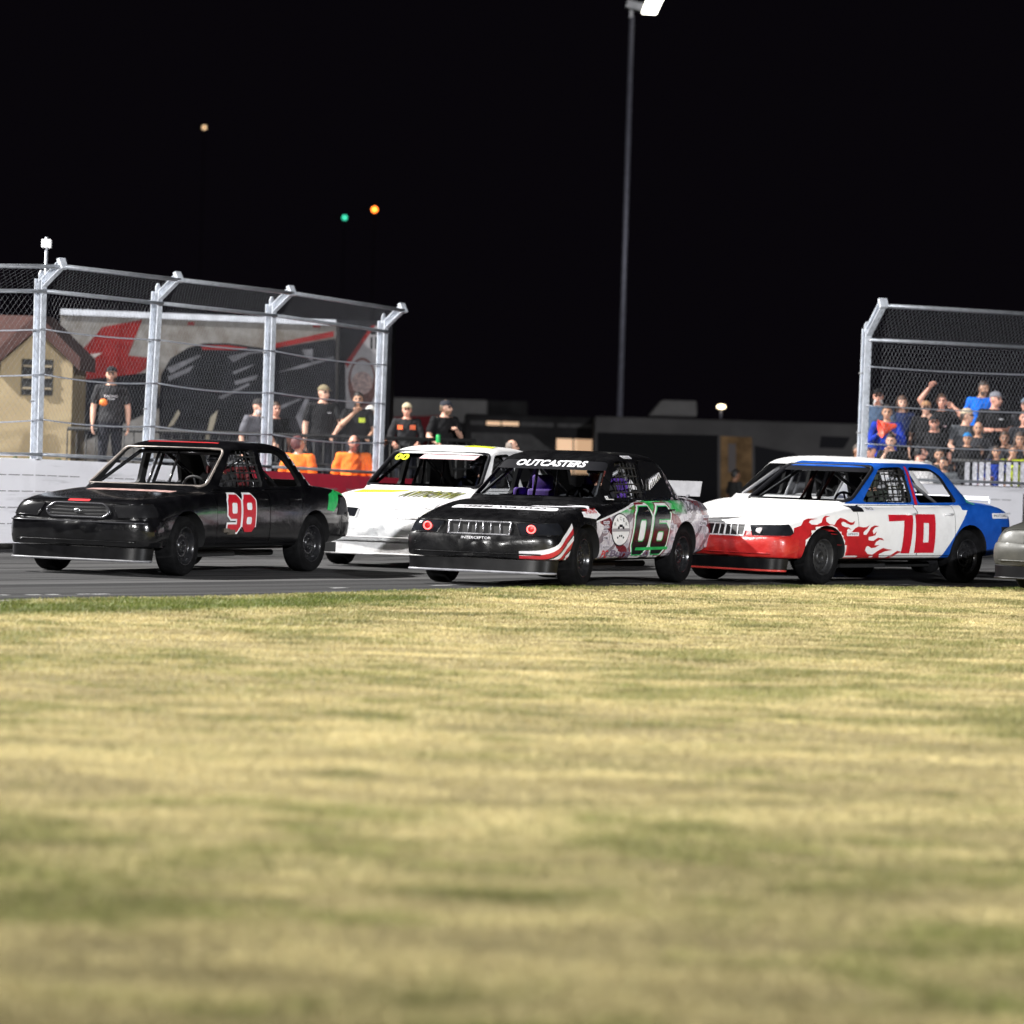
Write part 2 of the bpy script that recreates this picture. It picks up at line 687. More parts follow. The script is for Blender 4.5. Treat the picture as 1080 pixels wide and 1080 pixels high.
def on_top(off=.004):
    def fn(y, u):
        h = BVH.ray_cast(Vector((X(u), y, 3)), Vector((0, 0, -1)))
        return h[0] + Vector((0, 0, off)) if h[0] else None
    return fn


def screen_point(y, z, inset=-.004):
    """a point of the windscreen's surface"""
    N = 60
    lo, hi = 0.0, len(GH) - 1.001
    for _ in range(30):
        mid = (lo + hi) / 2
        if smooth_rows(GH, mid)[0] < z: lo = mid
        else: hi = mid
    row = smooth_rows(GH, lo)
    zz, uf, ur, w = row
    c, a = (uf + ur) / 2, (ur - uf) / 2
    q = min(.999, abs(y) / w)
    return Vector((X(c - a * (1 - q ** EXP) ** (1 / EXP)) + (-.012 - inset), y, z))


def on_screen(off=.004):
    def fn(y, z): return screen_point(y, z, -.0 + 0) + Vector((.75, 0, .6)).normalized() * off
    return fn


def grid2d(pl, step=.05):
    return shape2d([pl])


def decal(name, me2d, fn, m, parent, at=(0, 0), step=.05, label=None):
    me = drape(me2d, fn, step, at)
    o = link(name, me, parent, [m])
    if label: o['label'] = label
    return o


def rect(a, b, c, d): return [(a, b), (c, b), (c, d), (a, d)]


# ---- wheels
def wheel_meshes():
    b = MB()
    prof = [(.205, -.105), (.235, -.118), (.290, -.122), (.316, -.108), (.326, -.085), (.329, -.03), (.329, .03), (.326, .085), (.316, .108), (.290, .122), (.235, .118), (.205, .105)]
    b.lathe(prof, 48, 'Y', closed=True)
    for rr, yy in ((.262, .1215), (.300, .1185)):
        b.lathe([(rr - .003, yy), (rr, yy + .004), (rr + .003, yy)], 48, 'Y')
    ty = b.mesh('tyre')
    b = MB()
    b.lathe([(.208, -.10), (.216, .110), (.208, .116), (.198, .108), (.186, .060), (.176, .038), (.150, .052), (.118, .066), (.092, .055), (.080, .048)], 48, 'Y')
    b.lathe([(.080, .048), (.072, .072), (.052, .078), (.048, .060), (.001, .060)], 24, 'Y')
    for k in range(5):
        a = 2 * math.pi * k / 5
        b.lathe([(.011, .05), (.011, .083), (.001, .085)], 6, 'Y', c=(.0615 * math.cos(a), 0, .0615 * math.sin(a)))
    b.mi = 1
    for k in range(12):
        a = 2 * math.pi * (k + .5) / 12
        b.lathe([(.0175, .046), (.0165, .0515 + .008), (.001, .0515 + .008)], 10, 'Y', c=(.142 * math.cos(a), 0, .142 * math.sin(a)))
    rim = b.mesh('rim')
    return ty, rim


W_TYRE, W_RIM = wheel_meshes()
M_HOLE = mat('rim_hole', (0.004, 0.004, 0.004), 0.9)


def add_wheels(root, rim_mats, steer=R(4)):
    tyre_me = W_TYRE.copy(); tyre_me.materials.append(M_RUBBER)
    for i, (u, s) in enumerate(((AX_F, 1), (AX_F, -1), (AX_R, 1), (AX_R, -1))):
        w = empty('wheel', (X(u), s * .795, .329), (0 if s > 0 else math.pi) + (steer if i < 2 else 0), root)
        link('tyre', tyre_me, w)
        rm = W_RIM.copy(); rm.materials.append(rim_mats[i % len(rim_mats)] if len(rim_mats) > 1 else rim_mats[0])
        rm.materials.append(M_HOLE)
        r = link('rim', rm, w); r.rotation_euler = (0, random.uniform(0, 6), 0)


def arc_nose(z, off, a0, a1, n=24):
    f = on_nose(off)
    out = []
    for k in range(n + 1):
        p = f(a0 + (a1 - a0) * k / n, z)
        if p: out.append(p)
    return out


def cage(root, m, centre=True, m2=None):
    b = MB(); r = .022
    y0, y1 = .66, .52
    hoop = [(X(2.95), -y0, .50), (X(2.95), -y0, 1.0), (X(2.95), -y1, 1.37), (X(2.95), y1, 1.37), (X(2.95), y0, 1.0), (X(2.95), y0, .50)]
    b.tube(hoop, r)
    for s in (-1, 1):
        b.tube([(X(1.75), s * .70, .55), (X(1.80), s * .70, .99), (X(2.42), s * .53, 1.35), (X(2.95), s * y1, 1.37)], r)
        b.tube([(X(2.95), s * y1, 1.36), (X(3.95), s * .5, .9)], r)
        b.tube([(X(1.80), s * .72, .80), (X(2.95), s * .70, .80)], r)
        b.tube([(X(1.80), s * .72, .65), (X(2.95), s * .70, .65)], r)
    b.tube([(X(2.42), -.53, 1.35), (X(2.42), .53, 1.35)], r)
    b.tube([(X(1.80), -.70, .97), (X(1.80), .70, .97)], r)
    b.tube([(X(2.95), -y0, .60), (X(2.95), y1, 1.30)], r)
    b.tube([(X(2.95), -y0, .98), (X(2.95), y0, .98)], r)
    b.build('roll_cage', m, root)
    if centre:
        b = MB()
        b.tube([(X(1.78), -.05, .97), (X(2.42), -.28, 1.35)], .017)
        b.tube([(X(1.78), .22, .97), (X(2.42), -.02, 1.35)], .017)
        b.build('windscreen_bar', m2 or m, root)


def seat(root, m, y=.36):
    b = MB()
    prof = [(0, .50), (.05, .50), (.12, .52)]
    b.box((X(2.55), y, .52), (.50, .46, .12))
    b.prism([(X(2.72), y - .24, .50), (X(2.94), y - .20, 1.20), (X(2.99), y - .20, 1.20), (X(2.82), y - .24, .50)], (0, .46, 0))
    for s in (-1, 1):
        b.box((X(2.80), y + s * .24, .85), (.26, .04, .30))
        b.box((X(2.84), y + s * .19, 1.12), (.22, .035, .17))
    me = b.mesh('seat')
    me = baked(me, [('BEVEL', dict(width=.015, segments=2))])
    smooth_by_angle(me, 40)
    link('racing_seat', me, root, [m])


def steering(root, y=.36):
    b = MB()
    c = Vector((X(2.18), y, .93))
    ax = Vector((-1, 0, .45)).normalized(); e1 = Vector((0, 1, 0)); e2 = ax.cross(e1)
    pts = [c + (e1 * math.cos(t) + e2 * math.sin(t)) * .17 for t in np.linspace(0, 2 * math.pi, 25)]
    b.tube(pts, .016, cap=False)
    for t in (0.5, 2.6, 4.7): b.tube([c, c + (e1 * math.cos(t) + e2 * math.sin(t)) * .17], .012)
    b.tube([c, c - ax * .35], .02)
    b.build('steering_wheel', M_DARK, root)
    b = MB()
    b.prism([(X(1.72), -.74, .955), (X(2.06), -.74, .93), (X(2.08), -.74, .72), (X(1.72), -.74, .70)], (0, 1.48, 0))
    b.build('dashboard', M_DARK, root)


def net(root, m):
    b = MB()
    f = lambda u, z: (X(u), .848 - (z - .98) * .30, z)
    for k in range(8):
        u = 2.08 + k * .10
        z1 = min(1.38, .99 + (u - 1.88) * .83)
        b.bar(f(u, .985), f(u + .02, z1), .018, .004, up=(0, 1, 0))
    for k in range(4):
        z = 1.05 + k * .09
        u0 = 1.93 + (z - .985) * 1.2
        b.bar(f(u0, z), f(2.82, z), .004, .018)
    b.build('window_net', m, root)


def on_tail(off=.004, u0=4.55):
    def fn(a, z):
        d = Vector((-math.cos(R(a)), math.sin(R(a)), 0))
        o = Vector((X(u0), 0, z))
        h = BVH.ray_cast(o + d * 3, -d)
        return h[0] + d * off if h[0] else None
    return fn


BUMP = [(.315, -.02), (.318, .012), (.335, .034), (.40, .050), (.48, .058), (.53, .056), (.568, .044), (.592, .028), (.608, .012), (.612, -.01)]


def bumper(root, m, rear=False, dents=0.0):
    """the plastic bumper cover that stands out from the body"""
    b = MB()
    prof = [((z + .085) if rear else z, o * (.8 if rear else 1)) for z, o in BUMP]
    a1 = 86 if not rear else 84
    N = 56
    rows = []
    for k in range(N + 1):
        a = -a1 + 2 * a1 * k / N
        e = min(1.0, (1 - abs(a) / a1) * 7 + .12) * (1 - .45 * max(0, min(1, (abs(a) - 30) / 30)))
        row = []
        f0 = (on_tail if rear else on_nose)(0.0)
        base = f0(a, .56 if rear else .48)
        d = Vector((-math.cos(R(a)) if rear else math.cos(R(a)), math.sin(R(a)), 0))
        for z, o in prof:
            own = f0(a, min(max(z, .46 if rear else .42), .66))
            p = own if own else base
            if p is None: continue
            wob = dents * (math.sin(a * .31 + z * 9) * .5 + math.sin(a * .13 - z * 21))
            q = Vector((p.x, p.y, z)) + d * (o * e + (wob if o > .02 else 0))
            row.append(b.bm.verts.new(q))
        if len(row) == len(prof): rows.append(row)
    for p, q in zip(rows, rows[1:]):
        for i in range(len(prof) - 1):
            b.bm.faces.new((p[i], p[i + 1], q[i + 1], q[i])).smooth = True
    me = b.mesh('bumper', fix=True)
    smooth_by_angle(me, 45)
    return link('rear_bumper' if rear else 'front_bumper', me, root, [m])


def lip(root, m, m2=None, a=76, z0=.165, z1=.305, off=.012):
    """the plastic air dam under the front bumper"""
    b = MB()
    f = on_nose(off)
    top, bot = [], []
    for k in range(49):
        t = -a + 2 * a * k / 48
        p = f(t, .42)
        if not p: continue
        top.append(Vector((p.x + .01, p.y, z1))); bot.append(Vector((p.x + .02, p.y * .985, z0)))
    n = len(top)
    for layer in (0, 1):
        dx = Vector((-.012, 0, 0)) * layer
        tv = [b.bm.verts.new(p + dx) for p in top]; bv = [b.bm.verts.new(p + dx) for p in bot]
        for k in range(n - 1): b.bm.faces.new((tv[k], tv[k + 1], bv[k + 1], bv[k])).smooth = True
    b.build('air_dam', m, root, fix=False)
    b = MB()
    b.tube([p + Vector((.006, 0, 0)) for p in bot], .013, 8)
    b.build('splitter_edge', m2 or m, root)


def fascia(root, grille, paint, chrome, z0=.625, z1=.755, half=41, bars=0, lamp0=46, lamp1=77, lamp_m=None, halo=None, head=True, emblem=False):
    """grille, head lamps and the bumper's crease"""
    lamp_m = lamp_m or M_LAMP
    dark = mat('grille_dark', (.006, .006, .007), .6)
    if grille:
        gp = round_poly([(-half, z0), (-half + 2, z1), (half - 2, z1), (half, z0)] if bars else
                        [(-half + 6, z0), (-half - 1, (z0 + z1) / 2), (-half + 5, z1), (half - 5, z1), (half + 1, (z0 + z1) / 2), (half - 6, z0)], .02 if bars else 5)
        if bars:
            gp = [(-half + 4, z0), (-half, z1), (half, z1), (half - 4, z0)]
        gr = decal('grille', shape2d([gp]), on_nose(.003), dark, root, step=(3, .03))
        f = on_nose(.010)
        b = MB()
        pts = []
        m = len(gp)
        for i in range(m):
            p, q = Vector(gp[i]), Vector(gp[(i + 1) % m])
            steps = max(1, int(abs(q.x - p.x) / 3))
            for k in range(steps):
                c = p.lerp(q, k / steps)
                h = f(c.x, c.y)
                if h: pts.append(h)
        pts.append(pts[0])
        b.tube(pts, .014, 8, cap=False)
        if bars:
            for k in range(bars):
                a = -half + 2 * half * (k + 1) / (bars + 1)
                p, q = f(a, z0 + .004), f(a * 1.03, z1 - .004)
                if p and q: b.tube([p, q], .0075 if k != bars // 2 else .014, 6)
        else:
            for k in range(3):
                z = z0 + (z1 - z0) * (k + 1) / 4
                pl = [f(t, z) for t in np.linspace(-half + 5, half - 5, 20)]
                b.tube([p for p in pl if p], .0035, 4, mi=1)
        b.build('grille_surround', [chrome, dark], gr)
        if emblem:
            b = MB()
            c = f(0, (z0 + z1) / 2)
            b.ball(c, (.01, .052, .021))
            b.build('emblem', chrome, gr)
    if head:
        for s in (-1, 1):
            hp = [(s * a, z) for a, z in ((lamp0, z0 + .005), (lamp0 - 1, z1 - .004), (lamp0 + 14, z1 + .006), (lamp1, z1 + .012), (lamp1 + 1.5, z0 + .052), (lamp1 - 2, z0 + .016))]
            hl = decal('headlight', shape2d([hp]), on_nose(.007), lamp_m, root, step=(3, .03))
            # a raised rim round the lens
            f = on_nose(.009)
            b = MB()
            pts = []
            for i in range(len(hp)):
                p, q = Vector(hp[i]), Vector(hp[(i + 1) % len(hp)])
                st = max(1, int(abs(q.x - p.x) / 3))
                for k in range(st):
                    c = p.lerp(q, k / st); h = f(c.x, c.y)
                    if h: pts.append(h)
            if len(pts) > 3:
                pts.append(pts[0])
                b.tube(pts, .0045, 6, cap=False)
                b.build('lamp_rim', paint, hl)
            if halo:
                ca, cz = s * halo[0], (z0 + z1) / 2 + .005
                fh = on_nose(.013)
                c = fh(ca, cz)
                e0, e1 = fh(ca - 5, cz), fh(ca + 5, cz)
                rgt = (e1 - e0).normalized()
                c = c + Vector((rgt.y, -rgt.x, 0)) * .012
                b = MB()
                b.tube([c + rgt * (halo[1] * math.cos(t)) + Vector((0, 0, halo[1] * math.sin(t))) for t in np.linspace(0, 2 * math.pi, 25)], .008, 8, cap=False)
                b.build('halo_ring', halo[2], hl)
                b = MB()
                nn = Vector((rgt.y, -rgt.x, 0))
                cv = b.bm.verts.new(c + nn * .004)
                ring = [b.bm.verts.new(c + rgt * (halo[1] * .75 * math.cos(t)) + Vector((0, 0, halo[1] * .75 * math.sin(t)))) for t in np.linspace(0, 2 * math.pi, 20, endpoint=False)]
                for k in range(20): b.bm.faces.new((cv, ring[k], ring[(k + 1) % 20]))
                b.build('lamp_reflector', halo[3], hl)
    # the groove low on the bumper
    b = MB()
    pl = arc_nose(.45, .062, -62, 62, 40)
    pl = [Vector((p.x, p.y, .372)) - Vector((.012, 0, 0)) for p in pl]
    b.tube(pl, .009, 8)
    b.build('bumper_moulding', paint, root)


def door_handles(root, m):
    f = on_side(.012)
    doors = [c for c in kids(root) if c.name.split('.')[0] in ('front_door', 'rear_door')]
    for u, nm in ((2.72, 'front_door'), (3.48, 'rear_door')):
        b = MB()
        b.tube([f(u - .09, .84), f(u + .09, .845)], .014, 8)
        d = [c for c in doors if c.name.startswith(nm) and c.data.vertices and c.data.vertices[0].co.y > 0]
        b.build('door_handle', m, d[0] if d else root)


def undertray(root):
    b = MB()
    b.box((X(2.5), 0, .30), (3.7, 1.25, .06))
    b.box((X(AX_F), 0, .33), (.12, 1.5, .10))
    b.tube([(X(AX_R), -.8, .33), (X(AX_R), .8, .33)], .06)
    b.tube([(X(1.2), .45, .24), (X(3.6), .55, .22)], .035)
    b.box((X(2.2), .55, .22), (.9, .12, .06))
    b.build('undercarriage', M_DARK, root)


def make_car(label, anchor, world, yaw, paint, rims, panels_paint=None, dark=None, dents=0.0, steer=R(4)):
    """anchor: a point of the car's plan that stands at the world point; yaw: the car's bearing off the view axis"""
    root = empty('race_car')
    tag(root, label, 'race car', 'race cars on the track')
    dark = dark or M_DARK
    for nm, me in PANELS:
        m2 = me.copy()
        link(nm, m2, root, [(panels_paint or {}).get(nm, paint), dark])
    add_wheels(root, rims, steer)
    undertray(root)
    bumper(root, (panels_paint or {}).get('front_bumper', paint), False, dents)
    bumper(root, (panels_paint or {}).get('rear_bumper', paint), True)
    fwd = Vector((-math.sin(yaw), -math.cos(yaw), 0)); left = Vector((-fwd.y, fwd.x, 0))
    c = Vector(world) - left * anchor[1] - fwd * anchor[0]
    root.location = (c.x, c.y, 0.0)
    root.rotation_euler = (0, 0, math.atan2(fwd.y, fwd.x))
    return root


def digits(txt, w, h, gap, shear=0.0):
    """blocky race numbers with cut corners -> list of outlines"""
    t = w * .30; c = w * .22
    out = []

    def oct_(x0, y0, x1, y1, c):
        return [(x0 + c, y0), (x1 - c, y0), (x1, y0 + c), (x1, y1 - c), (x1 - c, y1), (x0 + c, y1), (x0, y1 - c), (x0, y0 + c)]
    x = 0
    for ch in txt:
        if ch == '0': pl = [oct_(0, 0, w, h, c), oct_(t, t, w - t, h - t, c * .3)]
        elif ch == '8': pl = [oct_(0, 0, w, h, c), oct_(t, t, w - t, h / 2 - t * .45, c * .25), oct_(t, h / 2 + t * .45, w - t, h - t, c * .25)]
        elif ch == '9': pl = [[(c, 0), (w - c, 0), (w, c), (w, h - c), (w - c, h), (c, h), (0, h - c), (0, h * .42 + c * .3), (c, h * .36), (w - t, h * .36), (w - t, t), (0, t), (0, c * .8)], oct_(t, h * .5, w - t, h - t, c * .25)]
        elif ch == '6': pl = [[(c, 0), (w - c, 0), (w, c), (w, h * .58 - c * .3), (w - c, h * .64), (t, h * .64), (t, h - t), (w * .66, h - t), (w * .66, h * .74), (w, h * .74), (w, h - c * .8), (w - c, h), (c, h), (0, h - c), (0, c)], oct_(t, t, w - t, h * .48, c * .25)]
        elif ch == '7': pl = [[(w * .62, 0), (w * .98, 0), (w * 1.05, h), (0, h), (0, h * .83), (w * .66, h * .85)]]
        for q in pl: out.append([(x + a + b * shear, b) for a, b in q])
        x += w + gap
    return out


def flip(pl, u0):
    """mirrors outlines so that they read from the car's left (nose on the reader's left)"""
    return [[(u0 + a, b) for a, b in q] for q in pl]


def lower_nose(root, k):
    """this car's front end hangs lower: every sheet and lamp ahead of the windscreen is bent down with it"""
    def walk(o):
        for c in kids(o):
            if c.name.split('.')[0] in ('wheel', 'undercarriage', 'roll_cage', 'racing_seat', 'steering_wheel', 'air_dam', 'splitter_edge'): continue
            if c.type == 'MESH':
                me = c.data
                n = len(me.vertices)
                co = np.empty(n * 3); me.vertices.foreach_get('co', co); co = co.reshape(-1, 3)
                t = np.clip((1.50 - (UC - co[:, 0])) / 1.25, 0, 1); t = t * t * (3 - 2 * t)
                co[:, 2] -= k * t * np.clip((co[:, 2] - .33) / .42, 0, 1.15)
                me.vertices.foreach_set('co', co.ravel()); me.update()
            walk(c)
    walk(root)
# ------------------------------------------------------------------ paint
def P_black():
    c = noise(6, 5, .6).ramp(.35, .75)
    return mix(c, (.0025, .0025, .003), (.007, .007, .008))


M_BLACK98 = mat('black_paint', (.004, .004, .0045), .17, coat=.6, bump=.22, bscale=3.2, fn=P_black, rvar=.05)
M_BLACKPLAST = mat('black_plastic', (.004, .004, .0045), .30, spec=.25, rvar=.08, fn=P_black)


def P_white(dirt=.35):
    def fn():
        x, y, z = xyz()
        n = noise(3.2, 6, .7).ramp(.42, .78)
        low = z.ramp(.75, .30) * noise(9, 5, .7).ramp(.3, .8)
        c = mix(n * dirt, (.80, .79, .79), (.50, .49, .50))
        return mix(low * .45, c, (.33, .31, .29))
    return fn


M_WHITE80 = mat('white_paint', (.8, .8, .8), .3, coat=.25, bump=.3, bscale=3.5, fn=P_white(.35), rvar=.2)


def P_bump80():
    x, y, z = xyz()
    n = noise(2.3, 5, .65)
    scuff = (noise(5.5, 6, .75).ramp(.45, .62)) & (y.ramp(.02, .4))
    c = mix(scuff * .34, (.80, .80, .80), (.26, .25, .26))
    s2 = noise(14, 5, .7, v=vec(x * .3, y, z * 3)).ramp(.56, .66)
    return mix(s2 * .5, c, (.12, .12, .13))


M_BUMP80 = mat('scuffed_white_bumper', (.8, .8, .8), .42, fn=P_bump80, rvar=.2)


def P_70():
    x, y, z = xyz()
    u = UC - x
    n = noise(4, 6, .7).ramp(.45, .8)
    white = mix(n * .3, (.80, .79, .78), (.48, .47, .46))
    blue = mix(noise(5, 4, .6).ramp(.3, .7), (.005, .060, .32), (.008, .085, .42))
    red = mix(noise(6, 5, .7).ramp(.3, .7), (.36, .012, .016), (.46, .018, .020))
    line = 3.90 - (.90 - z) * .92
    rear = (u > line) & (z < .95)
    top = (z > .958) & (u > 1.46) & (z < 1.452) & ((u > 1.72) | (y.abs() > .735))
    deck = (u > 3.8) & (z > .90)
    bl = rear | top | deck
    c = mix(bl, white, blue)
    rd = (u < .66) & (z < .618)
    return mix(rd, c, red)


M_70 = mat('white_and_blue_paint', (.8, .8, .8), .30, coat=.2, bump=.3, bscale=3.5, fn=P_70, rvar=.2)
M_RED70 = mat('red_bumper_paint', (.42, .02, .02), .30, coat=.3, bump=.3, bscale=5, fn=lambda: mix(noise(4, 6, .7).ramp(.35, .75), (.40, .014, .014), (.50, .035, .025)), rvar=.2)
M_FLAME = mat('flame_red', (.42, .014, .018), .38, var=.12, vscale=9)
M_NUM_RED = mat('number_red', (.50, .010, .022), .4, var=.1, vscale=12)
M_NUM_WHITE = mat('number_white', (.80, .80, .81), .4, var=.08)


def P_06():
    x, y, z = xyz()
    u = UC - x
    nz = noise(3.0, 4, .6)
    fine = noise(26, 3, .6)
    pale = mix(noise(9, 5, .7).ramp(.35, .7), (.40, .37, .43), (.74, .72, .75))
    d1 = ((u * .95 + z * 1.5 + nz * .55).frac())
    maroon = (d1 > .72) & (d1 < .93)
    d2 = ((u * 2.1 - z * 2.9 + nz * .9).frac())
    grey = (d2 > .76)
    c = mix(grey, pale, (.20, .17, .20))
    c = mix(maroon, c, (.16, .014, .024))
    hatch = ((u * 6.0 + z * 5).frac() > .62) & (u > 3.9) & (z > .80) & (fine > .46)
    c = mix(hatch, c, (.10, .085, .10))
    green = z.ramp(.79, .86) & (u.ramp(1.35, 1.7)) & (u.ramp(4.05, 3.6))
    green = green & noise(5, 3, .5, v=vec(u, 0.0, z * 2)).ramp(.30, .50)
    c = mix(green * .95, c, (.030, .46, .095))
    edge = .742 + (u - 1.33) * .161
    strp = (z > edge - .022) & (z < edge)
    c = mix(strp, c, (.78, .78, .80))
    blk = mix(noise(6, 5, .6).ramp(.35, .75), (.003, .003, .0035), (.008, .008, .009))
    black = (u < 1.30) | (z > edge) | (z > .957)
    black = black & ((z > .957) | (u < 3.75))
    c = mix(black, c, blk)
    dk = ((u > 3.7) & (z > .955) & (fine > .5)) & ((u * 5.0).frac() > .5)
    c = mix(dk, c, (.42, .36, .40))
    # red and silver streaks ahead of the front wheel
    t = z - (.30 + (u - .12) * .62)
    zone = (t < 0.06) & (u < .70) & (y > .50)
    s = ((t + .40) * 7.5).frac()
    st = mix(s > .55, (.70, .69, .72), (.42, .02, .03))
    st = mix((s > .40) & (s < .55), st, (.02, .02, .02))
    return mix(zone, c, st)


M_06 = mat('wrapped_paint', (.5, .5, .5), .22, coat=.4, bump=.22, bscale=3.0, fn=P_06, rvar=.15)


def P_grey():
    n = noise(3, 6, .7).ramp(.35, .75)
    return mix(n, (.040, .040, .035), (.068, .066, .057))


M_GREY = mat('grey_paint', (.18, .18, .16), .40, .1, coat=.15, fn=P_grey, rvar=.2)
M_ALU = mat('bare_aluminium', (.36, .36, .38), .4, .6, var=.12)
M_HALO = mat('red_halo_lamp', (.8, .05, .05), .4, emit=(1.0, .10, .09), estr=5.0)
M_HALO_IN = mat('red_lamp_middle', (.35, .01, .01), .35, emit=(.8, .02, .02), estr=.30)
M_YEL = mat('neon_yellow_vinyl', (.62, .68, .02), .45, var=.12)
M_PINK = mat('pale_pink_vinyl', (.70, .46, .48), .5, var=.1)
M_GREENV = mat('green_vinyl', (.02, .42, .10), .4, var=.25)
M_STK = mat('white_sticker', (.74, .73, .76), .45, var=.15, vscale=60)
M_INK = mat('black_ink', (.010, .010, .012), .5, spec=.12)
M_REDV = mat('red_vinyl', (.55, .02, .025), .45, var=.1)
M_MAROON = mat('maroon_vinyl', (.17, .012, .022), .45, var=.15)
M_PURPLE = mat('purple_padding', (.075, .026, .24), .7, var=.3, vscale=25)


def text_on(root, txt, w, h, fn, m, at, name='sponsor_decal', bold=0.0, shear=0.0, step=.05, label=None):
    return decal(name, text2d(txt, w, h, bold, shear), fn, m, root, at, step, label)


def sticker(root, u, z, w, h, side=1, ink=True, m=None, txt=None):
    d = decal('sponsor_decal', shape2d([round_poly(rect(0, 0, w, h), h * .25)]), on_side(.0045), m or M_STK, root, (u, z))
    if ink:
        decal('lettering', text2d(txt or random.choice(['AUTO', 'RACING', 'PARTS', 'TIRE', 'OIL']), w * .8, h * .5), on_side(.0065), M_INK, d, (u + w * .1, z + h * .25))
    return d


# ------------------------------------------------------------------ black car, number 98
mid = (G(188, 604.5) + G(322.6, 605.3)) / 2
c98 = make_car('black race sedan with a red and white number 98 on its door', (0, .815), mid, R(26.0), M_BLACK98, [M_BLACKSTEEL], dents=.004)
cage(c98, M_BLACKSTEEL, True); seat(c98, mat('seat_red', (.10, .010, .013), .6)); steering(c98); net(c98, M_DARK)
lip(c98, M_BLACKPLAST, mat('grey_edge', (.16, .16, .17), .4, var=.2))
fascia(c98, True, M_BLACK98, mat('dark_chrome', (.12, .12, .13), .25, .8), z1=.775, half=49, lamp0=54, lamp1=80, lamp_m=mat('taped_lamp', (.010, .010, .011), .2, coat=.4, var=.2), emblem=False)
fn = on_nose(.014)
b = MB(); b.ball(fn(0, .695), (.012, .055, .024)); b.build('oval_emblem', M_CHROME, c98)
door_handles(c98, M_BLACK98)
b = MB(); b.tube(arc_nose(.578, .034, -70, 70, 40), .008, 8); b.build('bumper_crease_highlight', mat('highlight_grey', (.05, .05, .055), .22, .3), c98)  # paler tube stands in for the highlight along the bumper's crease
num = digits('98', .290, .415, .045, .10)
decal('number_outline', shape2d([num[0], num[2]], .023), on_side(.004), M_NUM_WHITE, c98, (1.87, .478))
decal('race_number', shape2d(num), on_side(.007), M_NUM_RED, c98, (1.87, .478))
decal('tape_strip', shape2d([rect(-.10, .88, .10, .93)]), on_top(.004), M_REDV, c98, (0, -.62), label='red tape on the front edge of the bonnet') if False else None
decal('tape_strip', shape2d([rect(-.17, .30, .10, .345)]), on_top(.004), M_REDV, c98)
decal('roof_stripe', shape2d([rect(-.46, 2.45, .46, 2.49)]), on_top(.004), M_REDV, c98)
decal('bonnet_decal', shape2d([round_poly(rect(-.50, 1.18, .60, 1.36), .05)]), on_top(.004), mat('faded_pink_print', (.36, .22, .20), .5, var=.6, vscale=14), c98)
decal('green_patch', shape2d([[(4.22, .72), (4.30, .90), (4.55, .955), (4.82, .93), (4.78, .88), (4.58, .90), (4.50, .78), (4.40, .70)]]), on_side(.004), M_GREENV, c98, label='green vinyl left on the rear quarter')
for k, (u, z) in enumerate(((3.63, 1.305), (3.725, 1.23), (3.82, 1.155), (3.92, 1.075), (4.03, 1.0))):
    sticker(c98, u, z, .13, .058)
b = MB(); f = on_side(.012); b.box(f(1.86, .50), (.09, .03, .045)); b.box(f(1.96, .48), (.13, .035, .055)); b.build('side_exhaust_tip', mat('dirty_tape', (.12, .10, .08), .7, var=.4), c98)
b = MB()
fr = [screen_point(y, z) + Vector((.012, 0, .008)) for y, z in round_poly([(-.760, .975), (-.640, 1.392), (.640, 1.392), (.760, .975)], .06)]
b.tube(fr + [fr[0]], .014, 8, cap=False); b.build('windscreen_trim', mat('worn_trim', (.22, .19, .17), .45, .3, var=.3), c98)
# a dent where the green quarter is torn
decal('torn_quarter', shape2d([[(4.50, .66), (4.60, .86), (4.80, .86), (4.86, .66)]]), on_side(.006), mat('torn_sheet', (.03, .03, .035), .6, .4, var=.6, vscale=30), c98)

# ------------------------------------------------------------------ wrapped car, number 06
mid = (G(606, 616) + G(713, 617.8)) / 2
c06 = make_car('black fronted race sedan with red halo headlights and a wrapped side reading 06', (0, .81), mid, R(24.2), M_06, [M_BLACKSTEEL], dents=.005)
cage(c06, M_CAGE, True, M_ALU); seat(c06, M_PURPLE, .36); steering(c06); net(c06, M_DARK)
lip(c06, M_BLACKPLAST, mat('grey_lip_edge', (.25, .25, .27), .35, var=.25))
fascia(c06, True, M_BLACKPLAST, mat('dull_chrome', (.30, .30, .32), .28, .9, rvar=.2), half=48, bars=6, lamp0=53, lamp1=80, z0=.605, z1=.762, halo=(60, .046, M_HALO, M_HALO_IN))
door_handles(c06, M_BLACK98)
b = MB(); b.tube(arc_nose(.775, .004, -38, 38, 24), .018, 8); b.build('grille_hood_lip', M_BLACKPLAST, c06)
b = MB()
b.box((X(2.75), -.38, .80), (.16, .30, .50)); b.box((X(2.78), -.38, 1.12), (.10, .24, .18)); b.box((X(2.80), -.66, 1.0), (.3, .08, .12))
me = baked(b.mesh('pad'), [('BEVEL', dict(width=.03, segments=3))]); smooth_by_angle(me, 50)
link('purple_padding', me, c06, [M_PURPLE])
pane = drape(shape2d([round_poly([(-.76, .98), (-.645, 1.396), (.645, 1.396), (.76, .98)], .06)]), on_screen(-.004), .06)
smooth_by_angle(pane, 60)
link('windscreen', pane, c06, [M_GLASS])
decal('screen_banner', shape2d([[(-.705, 1.285), (-.655, 1.42), (.655, 1.42), (.705, 1.285)]]), on_screen(.003), M_INK, c06)
text_on(c06, 'OUTCASTERS', .86, .070, on_screen(.007), M_STK, (-.43, 1.315), 'banner_lettering', .035, .15, .04)
hd = decal('bonnet_stripe', shape2d([round_poly([(-.62, .80), (.62, .80), (.66, .84), (.62, .98), (-.62, .98)], .05)]), on_top(.004), M_STK, c06)
